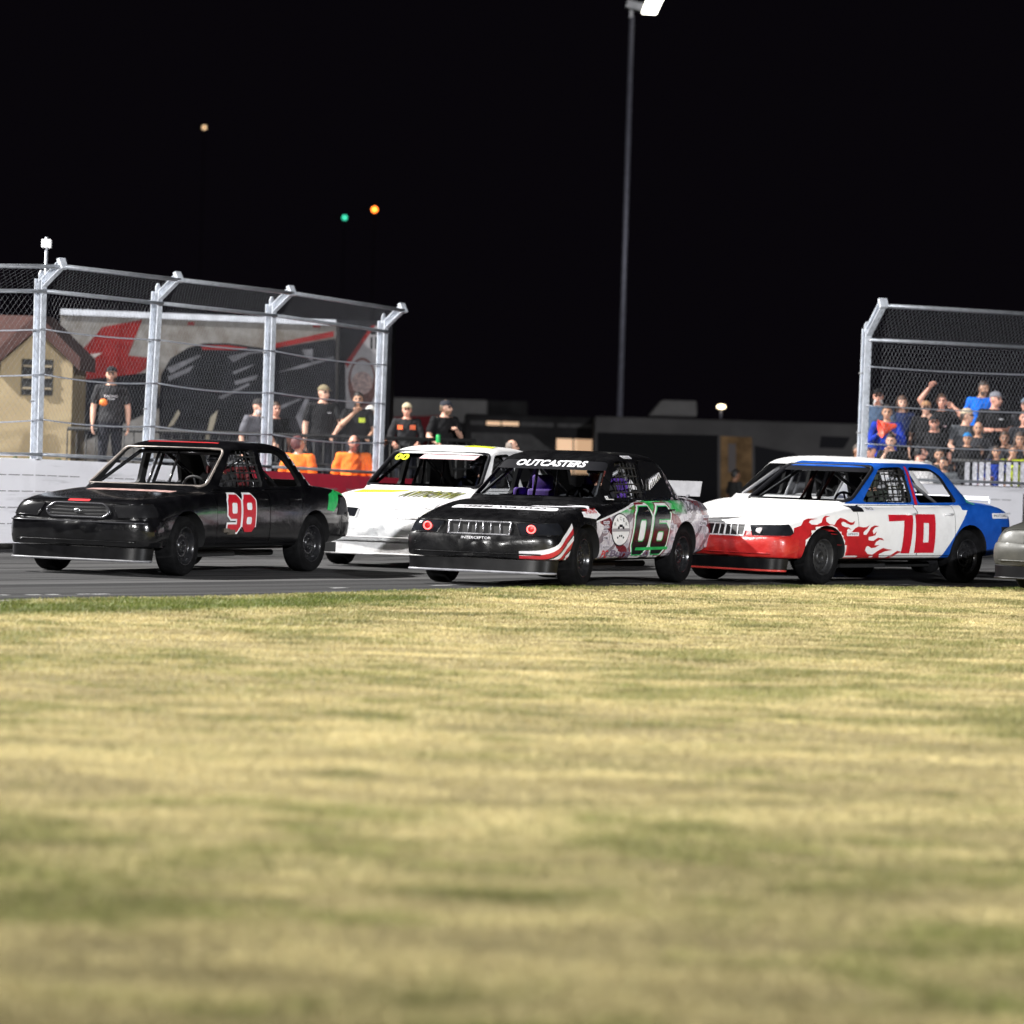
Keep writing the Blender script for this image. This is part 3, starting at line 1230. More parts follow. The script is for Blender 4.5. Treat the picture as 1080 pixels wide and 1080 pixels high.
decal('lettering', text2d('OUTLAW  SPEED', 1.0, .09, .02), lambda y, u: on_top(.007)(-y, u), M_INK, hd, (-.50, .845))
text_on(c06, 'INTERCEPTOR', 44, .032, on_nose(.074), M_STK, (-22, .545), 'bumper_lettering', 0.0, 0.0, (3, .03))
num = digits('06', .465, .53, .09, .36)
decal('number_outline', shape2d([num[0], num[2]], .062), on_side(.004), M_MAROON, c06, (2.27, .345))
decal('number_outline', shape2d([num[0], num[2]], .040), on_side(.006), M_NUM_WHITE, c06, (2.27, .355))
decal('number_edge', shape2d(num, .012), on_side(.0078), M_GREENV, c06, (2.27, .355))
decal('race_number', shape2d(num), on_side(.0095), mat('smoky_black_vinyl', (.008, .008, .010), .25, var=.5, vscale=7), c06, (2.27, .355))
decal('number_stripe', shape2d([[(2.42, .40), (3.38, .40), (3.39, .432), (2.43, .432)]]), on_side(.0115), M_GREENV, c06)
ell = lambda rx, rz, n=40: [(rx * math.cos(t), rz * math.sin(t)) for t in np.linspace(0, 2 * math.pi, n, endpoint=False)]
bd = decal('round_badge', shape2d([ell(.265, .185)]), on_side(.004), M_INK, c06, (1.965, .635))
decal('badge_face', shape2d([ell(.25, .172)]), on_side(.0065), M_NUM_WHITE, bd, (1.965, .635))
decal('badge_band', shape2d([rect(-.245, -.02, .245, .015)]), on_side(.009), mat('grey_ink', (.30, .29, .31), .5), bd, (1.965, .635))
for k in range(5):
    a = R(150 - 30 * k)
    decal('badge_lettering', text2d('RACER'[k], .05, .038), on_side(.009), M_INK, bd, (1.965 + .185 * math.cos(a) - .025, .635 + .125 * math.sin(a) - .019))
for k in range(4):
    decal('badge_mark', shape2d([ell(.028, .017, 12)]), on_side(.009), M_INK, bd, (1.90 + .045 * k, .690 - .022 * abs(k - 1.5)))
    decal('badge_mark', shape2d([ell(.020, .012, 12)]), on_side(.009), M_INK, bd, (1.88 + .055 * k, .575 - .018 * abs(k - 1.5)))
text_on(c06, 'PC', .17, .085, on_side(.005), M_REDV, (1.50, .325), 'sponsor_decal', .02)
text_on(c06, 'BurgeeShop', 1.45, .095, on_side(.005), mat('grey_violet_ink', (.16, .12, .18), .5), (1.75, .315), 'sponsor_decal', .03)
decal('sponsor_decal', shape2d([[(1.00, .80), (1.28, .76), (1.42, .80), (1.30, .90), (1.06, .92)]]), on_side(.005), M_STK, c06, label='white diamond sticker above the front wheel')
decal('lettering', text2d('VP RACING', .26, .05), on_side(.0075), M_REDV, c06, (1.08, .825))
for u, z, w, h in ((1.48, .70, .17, .035), (1.50, .655, .14, .03), (1.46, .60, .14, .035), (1.48, .52, .15, .05), (1.47, .42, .2, .05), (4.35, .66, .35, .06), (4.5, .75, .5, .035), (4.62, .50, .22, .08), (3.45, .62, .10, .08), (3.5, .50, .08, .05), (3.95, .345, .01, .01)):
    if w > .02: sticker(c06, u, z, w, h, m=mat('pale_sticker', (.55, .52, .58), .5, var=.3, vscale=50))
for u, z, w, h in ((2.62, 1.425, .26, .03), (1.84, .965, .18, .04)):
    sticker(c06, u, z, w, h)
text_on(c06, 'LOU BUDD', .95, .10, on_side(.005), mat('grey_ink2', (.12, .11, .13), .5), (3.98, .835), 'sponsor_decal', .03, .3)
# the net's printed patch and the flat rear spoiler
b = MB()
b.box((X(4.86), 0, 1.085), (.012, 1.50, .19), mtx=Matrix.Rotation(R(-22), 4, 'Y'))
for s in (-1, 0, 1): b.bar((X(4.85), s * .6, 1.02), (X(4.78), s * .6, .99), .02, .02)
b.build('rear_spoiler', M_ALU, c06)

# ------------------------------------------------------------------ white, blue and red car, number 70
mid = (G(866, 615) + G(1015, 616.8)) / 2
c70 = make_car('white and blue race sedan with red flames and a red number 70', (0, .85), mid, R(41.5), M_70,
               [mat('grey_wheel_steel', (.035, .035, .036), .42, .3, var=.5), M_BLACKSTEEL, M_BLACKSTEEL], {'front_bumper': M_RED70, 'rear_bumper': M_DARK}, dents=.006)
cage(c70, M_CAGE, True, M_CAGE_RED); seat(c70, mat('seat_pale', (.55, .56, .58), .5)); steering(c70); net(c70, M_DARK)
lip(c70, M_BLACKPLAST, mat('red_edge', (.5, .05, .04), .35, var=.2))
fascia(c70, True, M_70, mat('white_grille', (.66, .66, .67), .35), half=46, bars=6, lamp0=51, lamp1=80, z0=.605, z1=.768)
door_handles(c70, mat('white_handle', (.7, .7, .7), .4))
fx = lambda x, y: (1.03 + (830 + x / 8.308 - 866) / 149 * 2.91, (614.8 - (520 + y / 8.308)) / 91.5)
FL = [(70, 235), (120, 215), (155, 170), (190, 158), (250, 168), (200, 172), (180, 190), (195, 215), (230, 222), (270, 205), (285, 170), (310, 152), (345, 158), (310, 168),
      (305, 200), (330, 232), (365, 240), (390, 200), (420, 180), (455, 195), (490, 222), (515, 225), (535, 210), (525, 240), (500, 250), (470, 235), (440, 215), (420, 225),
      (425, 250), (450, 265), (480, 268), (502, 290), (475, 280), (465, 300), (480, 322), (510, 305), (535, 275), (565, 260), (600, 268), (630, 265), (657, 247), (635, 280),
      (605, 310), (605, 335), (630, 335), (650, 300), (670, 265), (700, 250), (737, 255), (700, 270), (680, 300), (690, 330), (717, 303), (705, 340), (670, 350), (648, 355),
      (650, 385), (690, 390), (730, 360), (765, 365), (782, 386), (745, 378), (715, 400), (705, 430), (747, 427), (715, 450), (680, 455), (650, 435), (635, 445), (632, 480),
      (660, 510), (700, 515), (740, 480), (780, 455), (820, 465), (862, 472), (800, 485), (755, 510), (765, 540), (820, 545), (870, 510), (905, 480), (947, 491), (910, 505),
      (860, 550), (820, 585), (780, 605), (440, 605), (460, 500), (455, 430), (430, 350), (390, 310), (330, 275), (260, 278), (200, 310), (140, 360), (40, 350)]
decal('flame_decal', shape2d([[fx(*p) for p in FL]]), on_side(.004), M_FLAME, c70, step=.04)
n7 = digits('7', .47, .46, 0, .04); n0 = digits('0', .40, .46, 0, .03)
decal('race_number', shape2d(n7), on_side(.006), M_NUM_RED, c70, (2.24, .375))
decal('race_number', shape2d([rect(0, 0, .40, .465), rect(.155, .125, .265, .36)]), on_side(.006), M_NUM_RED, c70, (2.80, .38))
sticker(c70, 1.58, .865, .22, .07, m=M_INK, ink=False); sticker(c70, 1.86, .875, .16, .05, txt='RACE'); sticker(c70, 1.42, .58, .24, .045, txt='SPEED')
sticker(c70, 4.42, .80, .42, .065, txt='MOTORS'); sticker(c70, 4.90, .66, .07, .16, txt='C'); sticker(c70, 3.87, 1.25, .16, .045, ink=False)
decal('sponsor_decal', shape2d([ell(.075, .07, 20)]), on_side(.005), mat('teal_vinyl', (.08, .42, .36), .5), c70, (4.10, 1.03), label='teal round sticker on the blue rear pillar')
decal('screen_banner', shape2d([[(-.695, 1.335), (-.660, 1.42), (.660, 1.42), (.695, 1.335)]]), on_screen(.003), M_INK, c70)
b = MB()
fr = [screen_point(y, z) + Vector((.008, 0, .006)) for y, z in round_poly([(-.76, .98), (-.645, 1.398), (.645, 1.398), (.76, .98)], .06)]
b.tube(fr + [fr[0]], .022, 8, cap=False); b.build('windscreen_trim', M_INK, c70)
pane = drape(shape2d([round_poly([(-.76, .98), (-.645, 1.396), (.645, 1.396), (.76, .98)], .06)]), on_screen(-.004), .06)
smooth_by_angle(pane, 60)
link('windscreen', pane, c70, [M_GLASS])
for s in (-1, 1):
    hl = [c for c in kids(c70) if c.name.startswith('headlight')]
f = on_nose(.016)
b = MB()
for s in (-1, 1):
    c = f(s * 58, .69)
    d = Vector((math.cos(R(s * 58)), math.sin(R(s * 58)), 0))
    e = Vector((-d.y, d.x, 0))
    hb = MB()
    cv = hb.bm.verts.new(c + d * .01)
    ring = [hb.bm.verts.new(c + e * (.06 * math.cos(t)) + Vector((0, 0, .042 * math.sin(t)))) for t in np.linspace(0, 2 * math.pi, 20, endpoint=False)]
    for k in range(20): hb.bm.faces.new((cv, ring[k], ring[(k + 1) % 20]))
    par = [h for h in kids(c70) if h.name.startswith('headlight')][0 if s < 0 else -1]
    hb.build('lamp_reflector', mat('pale_reflector', (.75, .68, .70), .3), par)
b.bm.free()
b = MB()
for y in (-.62, .62): b.bar((X(4.78), y, .98), (X(4.78), y, 1.03), .02, .02)
b.box((X(4.80), 0, 1.035), (.03, 1.2, .05), mtx=Matrix.Rotation(R(-15), 4, 'Y'))
b.build('rear_spoiler', M_NUM_WHITE, c70)
decal('pillar_stripe', shape2d([[(2.895, .96), (2.850, 1.415), (2.885, 1.415), (2.95, .96)]]), on_side(.004), M_NUM_RED, c70, label='red stripe up the middle pillar')

# ------------------------------------------------------------------ white car in the second row
c80 = make_car('white race sedan with neon yellow trim and a scuffed bumper behind the black cars', (X(AX_F), -.912), G(350, 594.0), R(21.5), M_WHITE80,
               [M_BLACKSTEEL], {'front_bumper': M_BUMP80}, dents=.008)
cage(c80, M_BLACKSTEEL, True); seat(c80, M_DARK); steering(c80)
lip(c80, M_WHITE80, M_WHITE80)
fascia(c80, False, M_WHITE80, M_CHROME, half=34, head=True, lamp0=36, lamp1=66)
[c for c in kids(c80) if c.name.startswith('headlight')][-1].data.materials[0] = M_WHITE80
door_handles(c80, M_WHITE80)
pane = drape(shape2d([round_poly([(-.76, .98), (-.645, 1.396), (.645, 1.396), (.76, .98)], .06)]), on_screen(-.004), .06)
smooth_by_angle(pane, 60)
link('windscreen', pane, c80, [M_GLASS])
b = MB()
fr = [screen_point(y, z) + Vector((.008, 0, .006)) for y, z in round_poly([(-.76, .98), (-.645, 1.398), (.645, 1.398), (.76, .98)], .06)]
b.tube(fr + [fr[0]], .022, 8, cap=False); b.build('windscreen_trim', M_INK, c80)
text_on(c80, '00', .20, .075, on_screen(.006), M_YEL, (-.585, 1.30), 'screen_number', .04)
decal('screen_banner', shape2d([[(-.24, 1.325), (-.20, 1.378), (.54, 1.378), (.50, 1.325)]]), on_screen(.004), M_PINK, c80)
decal('bonnet_stripe', shape2d([[(-.70, 1.10), (-.66, 1.36), (-.10, 1.42), (-.02, 1.34), (-.2, 1.16)]]), on_top(.004), M_YEL, c80)
decal('roof_decal', shape2d([[(.15, 2.6), (.55, 2.6), (.50, 2.9), (.20, 2.85)]]), on_top(.004), M_YEL, c80)
decal('bonnet_lettering_shadow', text2d('VAUGHAN', .70, .60, .07, .1, 1.25), lambda a, b_: on_top(.004)(a, 1.43 - b_), M_INK, c80, (.02, 0), .06)
decal('bonnet_lettering', text2d('VAUGHAN', .68, .52, -.03, .1, 1.25), lambda a, b_: on_top(.008)(a, 1.36 - b_), M_YEL, c80, (.04, 0), .06)
b = MB()
b.box((X(.02), -.58, .235), (.05, .30, .12)); b.build('brake_duct', M_DARK, c80)

# ------------------------------------------------------------------ white car hidden behind number 70
c2 = make_car('white race sedan mostly hidden behind the flamed number 70 car', (X(1.60), -.76), P(771, 521, 56.0), R(36), M_WHITE80, [M_BLACKSTEEL])
cage(c2, M_CAGE, True); seat(c2, M_DARK); steering(c2)
lip(c2, M_WHITE80, M_WHITE80)
fascia(c2, True, M_WHITE80, M_CHROME, half=36, bars=6)

# ------------------------------------------------------------------ grey car at the frame's edge
cg = make_car('dull grey race sedan whose nose enters at the right edge behind number 70', (X(.16), -.90), P(1040, 585, 50.6), R(40), M_GREY, [M_BLACKSTEEL], dents=.006)
cage(cg, M_CAGE, True); seat(cg, M_DARK); steering(cg)
lip(cg, M_BLACKPLAST)
fascia(cg, True, M_GREY, M_GREY, half=52, z1=.735, bars=5, head=False)

# added sheet for the shade behind the wrapped car's rear side window, with a pale scrawl on it
b = MB()
pts = round_poly([(2.975, .985), (2.925, 1.405), (3.36, 1.395), (3.56, 1.305), (3.795, .992)], .06)
def gh_side(u, z, o):
    h = BVH.ray_cast(Vector((X(u), 0, z)), Vector((0, 1, 0)))
    lo = .842 - (z - 1.0) * .27
    return Vector((X(u), lo + o, z))
b.face([gh_side(u, z, -.012) for u, z in pts])
wp = b.build('window_dark_sheet', mat('dark_window_fill', (.008, .008, .009), .15, coat=.3), c06)
b = MB()
for k in range(7):
    u0 = 3.08 + .055 * k
    b.tube([gh_side(u0 + .02 * math.sin(k * 2.1), 1.08 + .03 * k + .03 * math.sin(k), .004), gh_side(u0 + .05, 1.20 + .012 * k, .004), gh_side(u0 + .08, 1.10 + .02 * k, .004)], .010, 5)
o = b.build('scrawl_decal', M_STK, wp); o['kind'] = 'stuff'
lower_nose(c06, .055); lower_nose(c70, .07); lower_nose(c80, .035); lower_nose(c2, .085); lower_nose(cg, .05)
# ------------------------------------------------------------------ ground
def G_track():
    x, y, z = xyz()
    # coordinates along and across the racing line
    a = x * .62 + y * .78
    c = x * .78 - y * .62
    base = noise(1.1, 6, .7)
    streak = noise(1.0, 5, .65, v=vec(a * .06, c * 1.9, 0.0)).ramp(.40, .60)
    fine = noise(55, 3, .7).ramp(.3, .7)
    groove = noise(1.0, 3, .6, v=vec(a * .02, c * .55, 3.0)).ramp(.44, .56)
    col = mix(streak, (.020, .020, .021), (.085, .084, .085))
    col = mix(groove * .6, col, (.020, .020, .021))
    col = mix(fine * .30, col, (.12, .12, .12))
    return mix(base.ramp(.6, .8) * .3, col, (.12, .115, .11))


M_TRACK = mat('asphalt', (.07, .07, .07), .8, spec=.04, fn=G_track, rvar=.25, bump=.25, bscale=60)
EDGE = [(-9.0, 12), (-8.4, 24), (-6.6, 32.0), (-5.4, 36.6)]
EDGE += [tuple(G(px, py)[:2]) for px, py in ((38, 634.5), (200, 631.7), (400, 625.8), (600, 620.6), (760, 619.8), (910, 619.8), (1080, 622.6))]
EDGE += [(10, 52.0), (16, 53.2), (30, 52), (60, 48)]


def curve_pts(pts, n=8):
    out = []
    tab = [np.array(p) for p in pts]
    for i in range(len(pts) - 1):
        for k in range(n): out.append(smooth_rows(tab, i + k / n))
    out.append(tab[-1])
    return out


EC = curve_pts(EDGE)
b = MB()
b.face([(-400, -100, -.012), (400, -100, -.012), (400, 900, -.012), (-400, 900, -.012)])
tag(b.build('ground', mat('dark_ground', (.05, .048, .045), .9, var=.3, vscale=.5)), kind='structure')
b = MB()
b.face([(-60, -30, 0), (90, -30, 0), (90, 76, 0), (-60, 76, 0)])
tag(b.build('track', M_TRACK), kind='structure')
# concrete strip between asphalt and grass
b = MB()
prev = None
for i, p in enumerate(EC):
    q = EC[min(i + 1, len(EC) - 1)] - EC[max(i - 1, 0)]
    nrm = np.array((-q[1], q[0])); nrm = nrm / np.linalg.norm(nrm)
    wd = .20 + .55 * max(0, min(1, (40.5 - p[1]) / 4))
    o = p + nrm * wd; s_ = p - nrm * .3
    cur = (b.bm.verts.new((s_[0], s_[1], .004)), b.bm.verts.new((o[0], o[1], .004)))
    if prev: b.bm.faces.new((prev[0], cur[0], cur[1], prev[1]))
    prev = cur
tag(b.build('kerb_strip', mat('old_concrete', (.30, .28, .25), .85, var=.35, vscale=3)), kind='structure')
# worn white line segments on the asphalt near the grass
b = MB()
for i in range(8, len(EC) - 26, 1):
    if random.random() < .35: continue
    p, r = EC[i], EC[i + 1]
    q = r - p
    nrm = np.array((-q[1], q[0])); nrm = nrm / np.linalg.norm(nrm)
    d0 = .95 + random.uniform(-.04, .04)
    f0, f1 = random.uniform(0, .25), random.uniform(.5, .95)
    a0, a1 = p + q * f0, p + q * f1
    b.face([(*(a0 + nrm * d0), .004), (*(a1 + nrm * d0), .004), (*(a1 + nrm * (d0 + .09)), .004), (*(a0 + nrm * (d0 + .09)), .004)])
tag(b.build('worn_line_marking', mat('worn_white_marking', (.36, .36, .36), .7, var=.5, vscale=5)), kind='structure')


# ---- the infield: soil sheet and blades
def grass_field(px, py):
    """how green (0..1) and how lush the turf is at a place"""
    return None


def G_turf():
    x, y, z = xyz()
    n1 = noise(1.0, 5, .62, v=vec(x * .32, y * .42, 0.0), dist=.4)
    n2 = noise(1.0, 6, .68, v=vec(x * .9, y * 1.3, 4.0))
    n3 = noise(22, 4, .7)
    g = (n1 * .62 + n2 * .38).ramp(.48, .62)
    col = mix(n3.ramp(.3, .7), (.19, .155, .075), (.30, .25, .125))
    gr = mix(n3.ramp(.3, .7), (.075, .088, .018), (.17, .175, .045))
    return mix(g * .75, col, gr)


M_TURF = mat('turf_soil', (.2, .16, .08), .95, spec=.1, fn=G_turf)
b = MB()
pts = [(float(p[0]), float(p[1]), .006) for p in EC] + [(60, -20, .006), (-30, -20, .006), (-9.4, 5, .006)]
b.face(pts)
me = b.mesh('infield'); bmm = bmesh.new(); bmm.from_mesh(me); bmesh.ops.triangulate(bmm, faces=bmm.faces[:]); bmm.to_mesh(me); bmm.free()
tag(link('infield_soil', me, None, [M_TURF]), kind='structure')


def value_noise(x, y, seed):
    r = np.random.default_rng(seed)
    T = r.random((256, 256))
    xi, yi = np.floor(x).astype(int), np.floor(y).astype(int)
    fx, fy = x - xi, y - yi
    fx, fy = fx * fx * (3 - 2 * fx), fy * fy * (3 - 2 * fy)
    g = lambda a, b_: T[a % 256, b_ % 256]
    return (g(xi, yi) * (1 - fx) + g(xi + 1, yi) * fx) * (1 - fy) + (g(xi, yi + 1) * (1 - fx) + g(xi + 1, yi + 1) * fx) * fy


def fbm(x, y, seed, octs=4, gain=.55):
    s = 0; a = 1; t = 0
    for k in range(octs):
        s = s + a * value_noise(x * 2 ** k + 37 * k, y * 2 ** k + 11 * k, seed + k); t += a; a *= gain
    return s / t


def grow_grass():
    r = np.random.default_rng(3)
    ex = np.array([p[0] for p in EC]); ey = np.array([p[1] for p in EC])
    o = np.argsort(ex)
    X_, Y_ = [], []
    for y0, y1, dens in ((9.5, 16, 5200), (16, 24, 4300), (24, 36, 3400), (36, 54, 3000)):
        hw = lambda y: .128 * y + .5
        area = (hw(y0) + hw(y1)) * (y1 - y0)
        n = int(area * dens)
        yy = np.sqrt(r.random(n) * (y1 ** 2 - y0 ** 2) + y0 ** 2)
        xx = (r.random(n) * 2 - 1) * hw(yy)
        X_.append(xx); Y_.append(yy)
        # the turf goes on, a little thinner, to either side of the view
        m = int(4.5 * 2 * (y1 - y0) * dens * .5)
        y2 = r.random(m) * (y1 - y0) + y0
        X_.append((hw(y2) + 4.5 * r.random(m)) * r.choice([-1.0, 1.0], m)); Y_.append(y2)
    x = np.concatenate(X_); y = np.concatenate(Y_)
    lim = np.interp(x, ex[o], ey[o])
    ragged = .10 * fbm(x * 3, y * 3, 90, 3) + .05 * r.random(len(x))
    left = np.interp(y, [0, 12, 24, 32, 36.6], [-9.2, -9, -8.4, -6.6, -5.4], right=-1e9)
    ok = (y < lim - .07 + ragged) & (x > left)
    x, y, lim = x[ok], y[ok], lim[ok]
    n = len(x)
    big = fbm(x * .33, y * .30, 11, 4)
    mid_ = fbm(x * 1.3, y * 1.15, 21, 4)
    sml = fbm(x * 2.4, y * 4.2, 31, 4)
    dist_edge = lim - y
    green = big * .20 + mid_ * .45 + sml * .35
    green = np.clip((green - .485) / .12, 0, 1)
    # a lusher belt along the asphalt and a green tongue at the left
    belt = np.exp(-(np.maximum(dist_edge, 0) / .9) ** 2) * .55
    tongue = np.exp(-((dist_edge - 2.2) / 1.3) ** 2) * np.clip((-x + .2) / 2.2, 0, 1) * 1.3
    green = np.clip(green * .62 + belt + tongue, 0, 1)
    green = np.clip(green + np.clip((19 - y) / 9, 0, 1) * .22, 0, 1)
    bare = np.clip((fbm(x * .8 + 9, y * .9, 51, 4) - .50) / .12, 0, 1) * (1 - green)
    keep = r.random(n) > bare * .55
    x, y, green, bare = x[keep], y[keep], green[keep], bare[keep]
    n = len(x)
    h = (.012 + .018 * r.random(n)) * (1 + .8 * green) * (1 - .25 * bare)
    w = .0024 + .0022 * r.random(n)
    w *= np.clip(y / 22, .9, 2.0)
    th = r.random(n) * 2 * np.pi
    lean = (.35 + 1.1 * r.random(n)) * h
    la = r.random(n) * 2 * np.pi
    bx, by = np.cos(th) * w, np.sin(th) * w
    tx, ty = x + np.cos(la) * lean, y + np.sin(la) * lean
    co = np.empty((n, 3, 3), np.float32)
    co[:, 0, 0] = x - bx; co[:, 0, 1] = y - by; co[:, 0, 2] = .004
    co[:, 1, 0] = x + bx; co[:, 1, 1] = y + by; co[:, 1, 2] = .004
    co[:, 2, 0] = tx; co[:, 2, 1] = ty; co[:, 2, 2] = h
    # the blade's own colour: straw to green
    t = np.clip(green + (r.random(n) - .5) * .55, 0, 1)[:, None]
    v = ((.84 + .32 * r.random(n)) * (.30 + 1.4 * fbm(x * 1.2 + 5, y * 3.4, 71, 5, .7)))[:, None]
    straw = np.array([.55, .455, .220]) * (1 - .35 * (r.random(n)[:, None] > .72) * np.array([.35, .42, .45]))
    grn = np.array([.085, .115, .014])
    col = (straw * (1 - t) + grn * t) * v
    cols = np.ones((n, 3, 4), np.float32)
    cols[:, :, :3] = col[:, None, :]
    me = bpy.data.meshes.new('grass')
    me.vertices.add(n * 3); me.loops.add(n * 3); me.polygons.add(n)
    me.vertices.foreach_set('co', co.ravel())
    me.loops.foreach_set('vertex_index', np.arange(n * 3, dtype=np.int32))
    me.polygons.foreach_set('loop_start', np.arange(0, n * 3, 3, dtype=np.int32))
    at = me.color_attributes.new('tint', 'FLOAT_COLOR', 'POINT')
    at.data.foreach_set('color', cols.ravel())
    me.update(calc_edges=True)
    return me


M_BLADE = bpy.data.materials.new('grass_blade')
M_BLADE.use_nodes = True
_nt = M_BLADE.node_tree
_b = _nt.nodes['Principled BSDF']
_a = _nt.nodes.new('ShaderNodeAttribute'); _a.attribute_name = 'tint'
_nt.links.new(_a.outputs['Color'], _b.inputs['Base Color'])
_b.inputs['Roughness'].default_value = .6
_b.inputs['Specular IOR Level'].default_value = .25
tag(link('grass', grow_grass(), None, [M_BLADE]), 'short dry straw coloured turf with green patches on the infield', 'grass', kind='stuff')


# ------------------------------------------------------------------ the wall
def wall(name, path, label, m, thick=.30, base=None):
    """path: (x, y, z of the top)"""
    root = empty(name, (path[0][0], path[0][1], 0))
    tag(root, label, 'wall')
    b = MB()
    A, B = [], []
    for i, p in enumerate(path):
        q = Vector(path[min(i + 1, len(path) - 1)]) - Vector(path[max(i - 1, 0)])
        nrm = Vector((-q.y, q.x, 0)).normalized() * thick
        A.append(Vector(p)); B.append(Vector(p) + nrm)
    rows = []
    off = Vector((path[0][0], path[0][1], 0))
    for a, c in zip(A, B):
        rows.append([b.bm.verts.new(v - off) for v in (Vector((a.x, a.y, -.02)), Vector((a.x, a.y, a.z)), Vector((c.x, c.y, a.z)), Vector((c.x, c.y, -.02)))])
    for p, q in zip(rows, rows[1:]):
        for k in range(4): b.bm.faces.new((p[k], p[(k + 1) % 4], q[(k + 1) % 4], q[k]))
    b.bm.faces.new(rows[0]); b.bm.faces.new(list(reversed(rows[-1])))
    b.mi = 1
    for p, q in zip(A, A[1:]):
        d = q - p
        steps = max(1, int(d.length / .26))
        for lv in (.21, .42, .63, .84):
            for k in range(steps):
                if (k % 5) == 4: continue
                s0, s1 = p + d * (k / steps), p + d * ((k + .82) / steps)
                nrm = Vector((d.y, -d.x, 0)).normalized() * .003
                zz = lambda s: s.z - lv * 1.0
                b.bar(Vector((s0.x, s0.y, zz(s0))) + nrm - off, Vector((s1.x, s1.y, zz(s1))) + nrm - off, .008, .011)
    b.build('wall_face', [m, M_JOINT], root)
    # dark strip along the foot of the wall
    b = MB()
    for p, q in zip(A, A[1:]):
        nrm = Vector((q.y - p.y, -(q.x - p.x), 0)).normalized() * .012
        b.bar(Vector((p.x, p.y, .035)) + nrm - off, Vector((q.x, q.y, .035)) + nrm - off, .03, .07)
    b.build('wall_foot', mat('dark_foot', (.035, .033, .03), .9, var=.4), root)
    return root


M_JOINT = mat('joint_dark', (.22, .21, .22), .8)
M_WALLW = mat('white_wall', (.80, .79, .82), .55, fn=lambda: mix(noise(1.0, 5, .7, v=vec(xyz()[0] * .5, xyz()[1] * .5, xyz()[2] * 7)).ramp(.56, .72) * .40, mix(noise(1.3, 6, .7).ramp(.5, .8) * .35, (.80, .79, .83), (.55, .54, .56)), (.30, .29, .30)))
M_WALLR = mat('red_wall', (.28, .012, .03), .5, fn=lambda: mix(noise(1.6, 6, .7).ramp(.45, .75), (.40, .012, .035), (.28, .013, .030)))
F1, F4 = P(38, 484, 56.0), P(398, 503, 64.7)
p2, p3 = P(155, 489.5, 58.3), P(280, 496.5, 61.3)
mid_w = P(258, 495.5, 60.7)
ext = P(-95, 480.5, 53.9); ext2 = P(-400, 472, 51.0)
wall('track_wall', [ext2, ext, F1, p2, mid_w], 'white track wall with thin dark joints behind the black 98 car', M_WALLW)
e2 = mid_w + (p3 - mid_w) * .02
wall('track_wall', [e2, p3, F4, F4 + (F4 - p3) * .35], 'dark red stretch of track wall below the two orange shirts', M_WALLR)
r1 = P(900, 507.5, 64.2); r2 = P(1080, 513.5, 67.0)
wall('track_wall', [r1, r2, r2 + (r2 - r1) * 1.6], 'white track wall below the crowd at the right', M_WALLW)

# ------------------------------------------------------------------ catch fences
M_POST = mat('white_fence_post', (.50, .53, .58), .45, .0, var=.18, vscale=10)
M_RAIL = mat('galvanised_rail', (.42, .44, .48), .4, .6, var=.15)
M_CABLE = mat('steel_cable', (.50, .52, .58), .4, .5)
M_WIRE = mat('chain_link_wire', (.13, .135, .15), .5, 0, spec=.2)


def post(root, base, top, tip, w=.118):
    po = empty('post', (0, 0, 0), 0, root)
    b = MB()
    base, top, tip = Vector(base), Vector(top), Vector(tip)
    d = (tip - top); nrm = Vector((d.x, d.y, 0)).normalized()
    side = Vector((-nrm.y, nrm.x, 0))
    # an H-shaped upright: two flanges and a web
    for s in (-1, 1): b.bar(base + nrm * (s * w / 2), top + nrm * (s * w / 2), w * .95, .012, up=nrm) if False else None
    b.bar(base - nrm * w * .46, top - nrm * w * .46, w * .9, .014, up=nrm)
    b.bar(base + nrm * w * .46, top + nrm * w * .46, w * .9, .014, up=nrm)
    b.bar(base, top, .012, w * .9, up=nrm)
    b.mi = 1
    for k in range(7):
        c = base.lerp(top, .06 + .13 * k) - nrm * w * .47
        if k % 3 == 2: b.tube([c - side * w * .62, c + side * w * .62], .014, 6)
        b.ball(c - nrm * .008 + side * .03, .011, 6, 4, mi=1)
    b.build('upright', [M_POST, M_CAGE], po)
    b = MB()
    up = Vector((0, 0, 1))
    a0 = top - up * .10 + nrm * w * .5
    b.bar(a0, tip, .10, .012, up=nrm.cross(side))
    dd = (tip - a0).normalized(); nn = dd.cross(side).normalized()
    b.bar(a0 + nn * .045, tip + nn * .045, .012, .09, up=nn)
    b.bar(a0 + nn * .09, tip + nn * .09, .10, .012, up=nn)
    b.bar(tip - dd * .01 - nn * .03, tip + dd * .03 + nn * .11, .13, .05)
    b.build('overhang_arm', M_POST, po)
    b = MB()
    b.prism([top + side * (.5 * s_) * w + up * z for s_, z in ((-.9, -.04), (.9, -.04), (.9, .06), (.3, .11), (-.3, .11), (-.9, .06))], nrm * .014)
    b.build('cap_plate', M_POST, po)
    return po


def clip_lines(L, H, p, slope):
    """segments of parallel lines across a panel of L x H"""
    out = []
    c = -H / slope if slope > 0 else 0
    k = math.floor((-H / abs(slope)) / p)
    while True:
        s0 = k * p
        if slope > 0: a, b_ = (s0, 0), (s0 + H / slope, H)
        else: a, b_ = (s0, H), (s0 + H / -slope, 0)
        if a[0] > L: break
        # clip to 0..L
        if b_[0] > 0:
            (x0, y0), (x1, y1) = a, b_
            if x0 < 0: t = (0 - x0) / (x1 - x0); y0 = y0 + (y1 - y0) * t; x0 = 0
            if x1 > L: t = (L - x0) / (x1 - x0); y1 = y0 + (y1 - y0) * t; x1 = L
            if x1 - x0 > .01: out.append(((x0, y0), (x1, y1)))
        k += 1
    return out


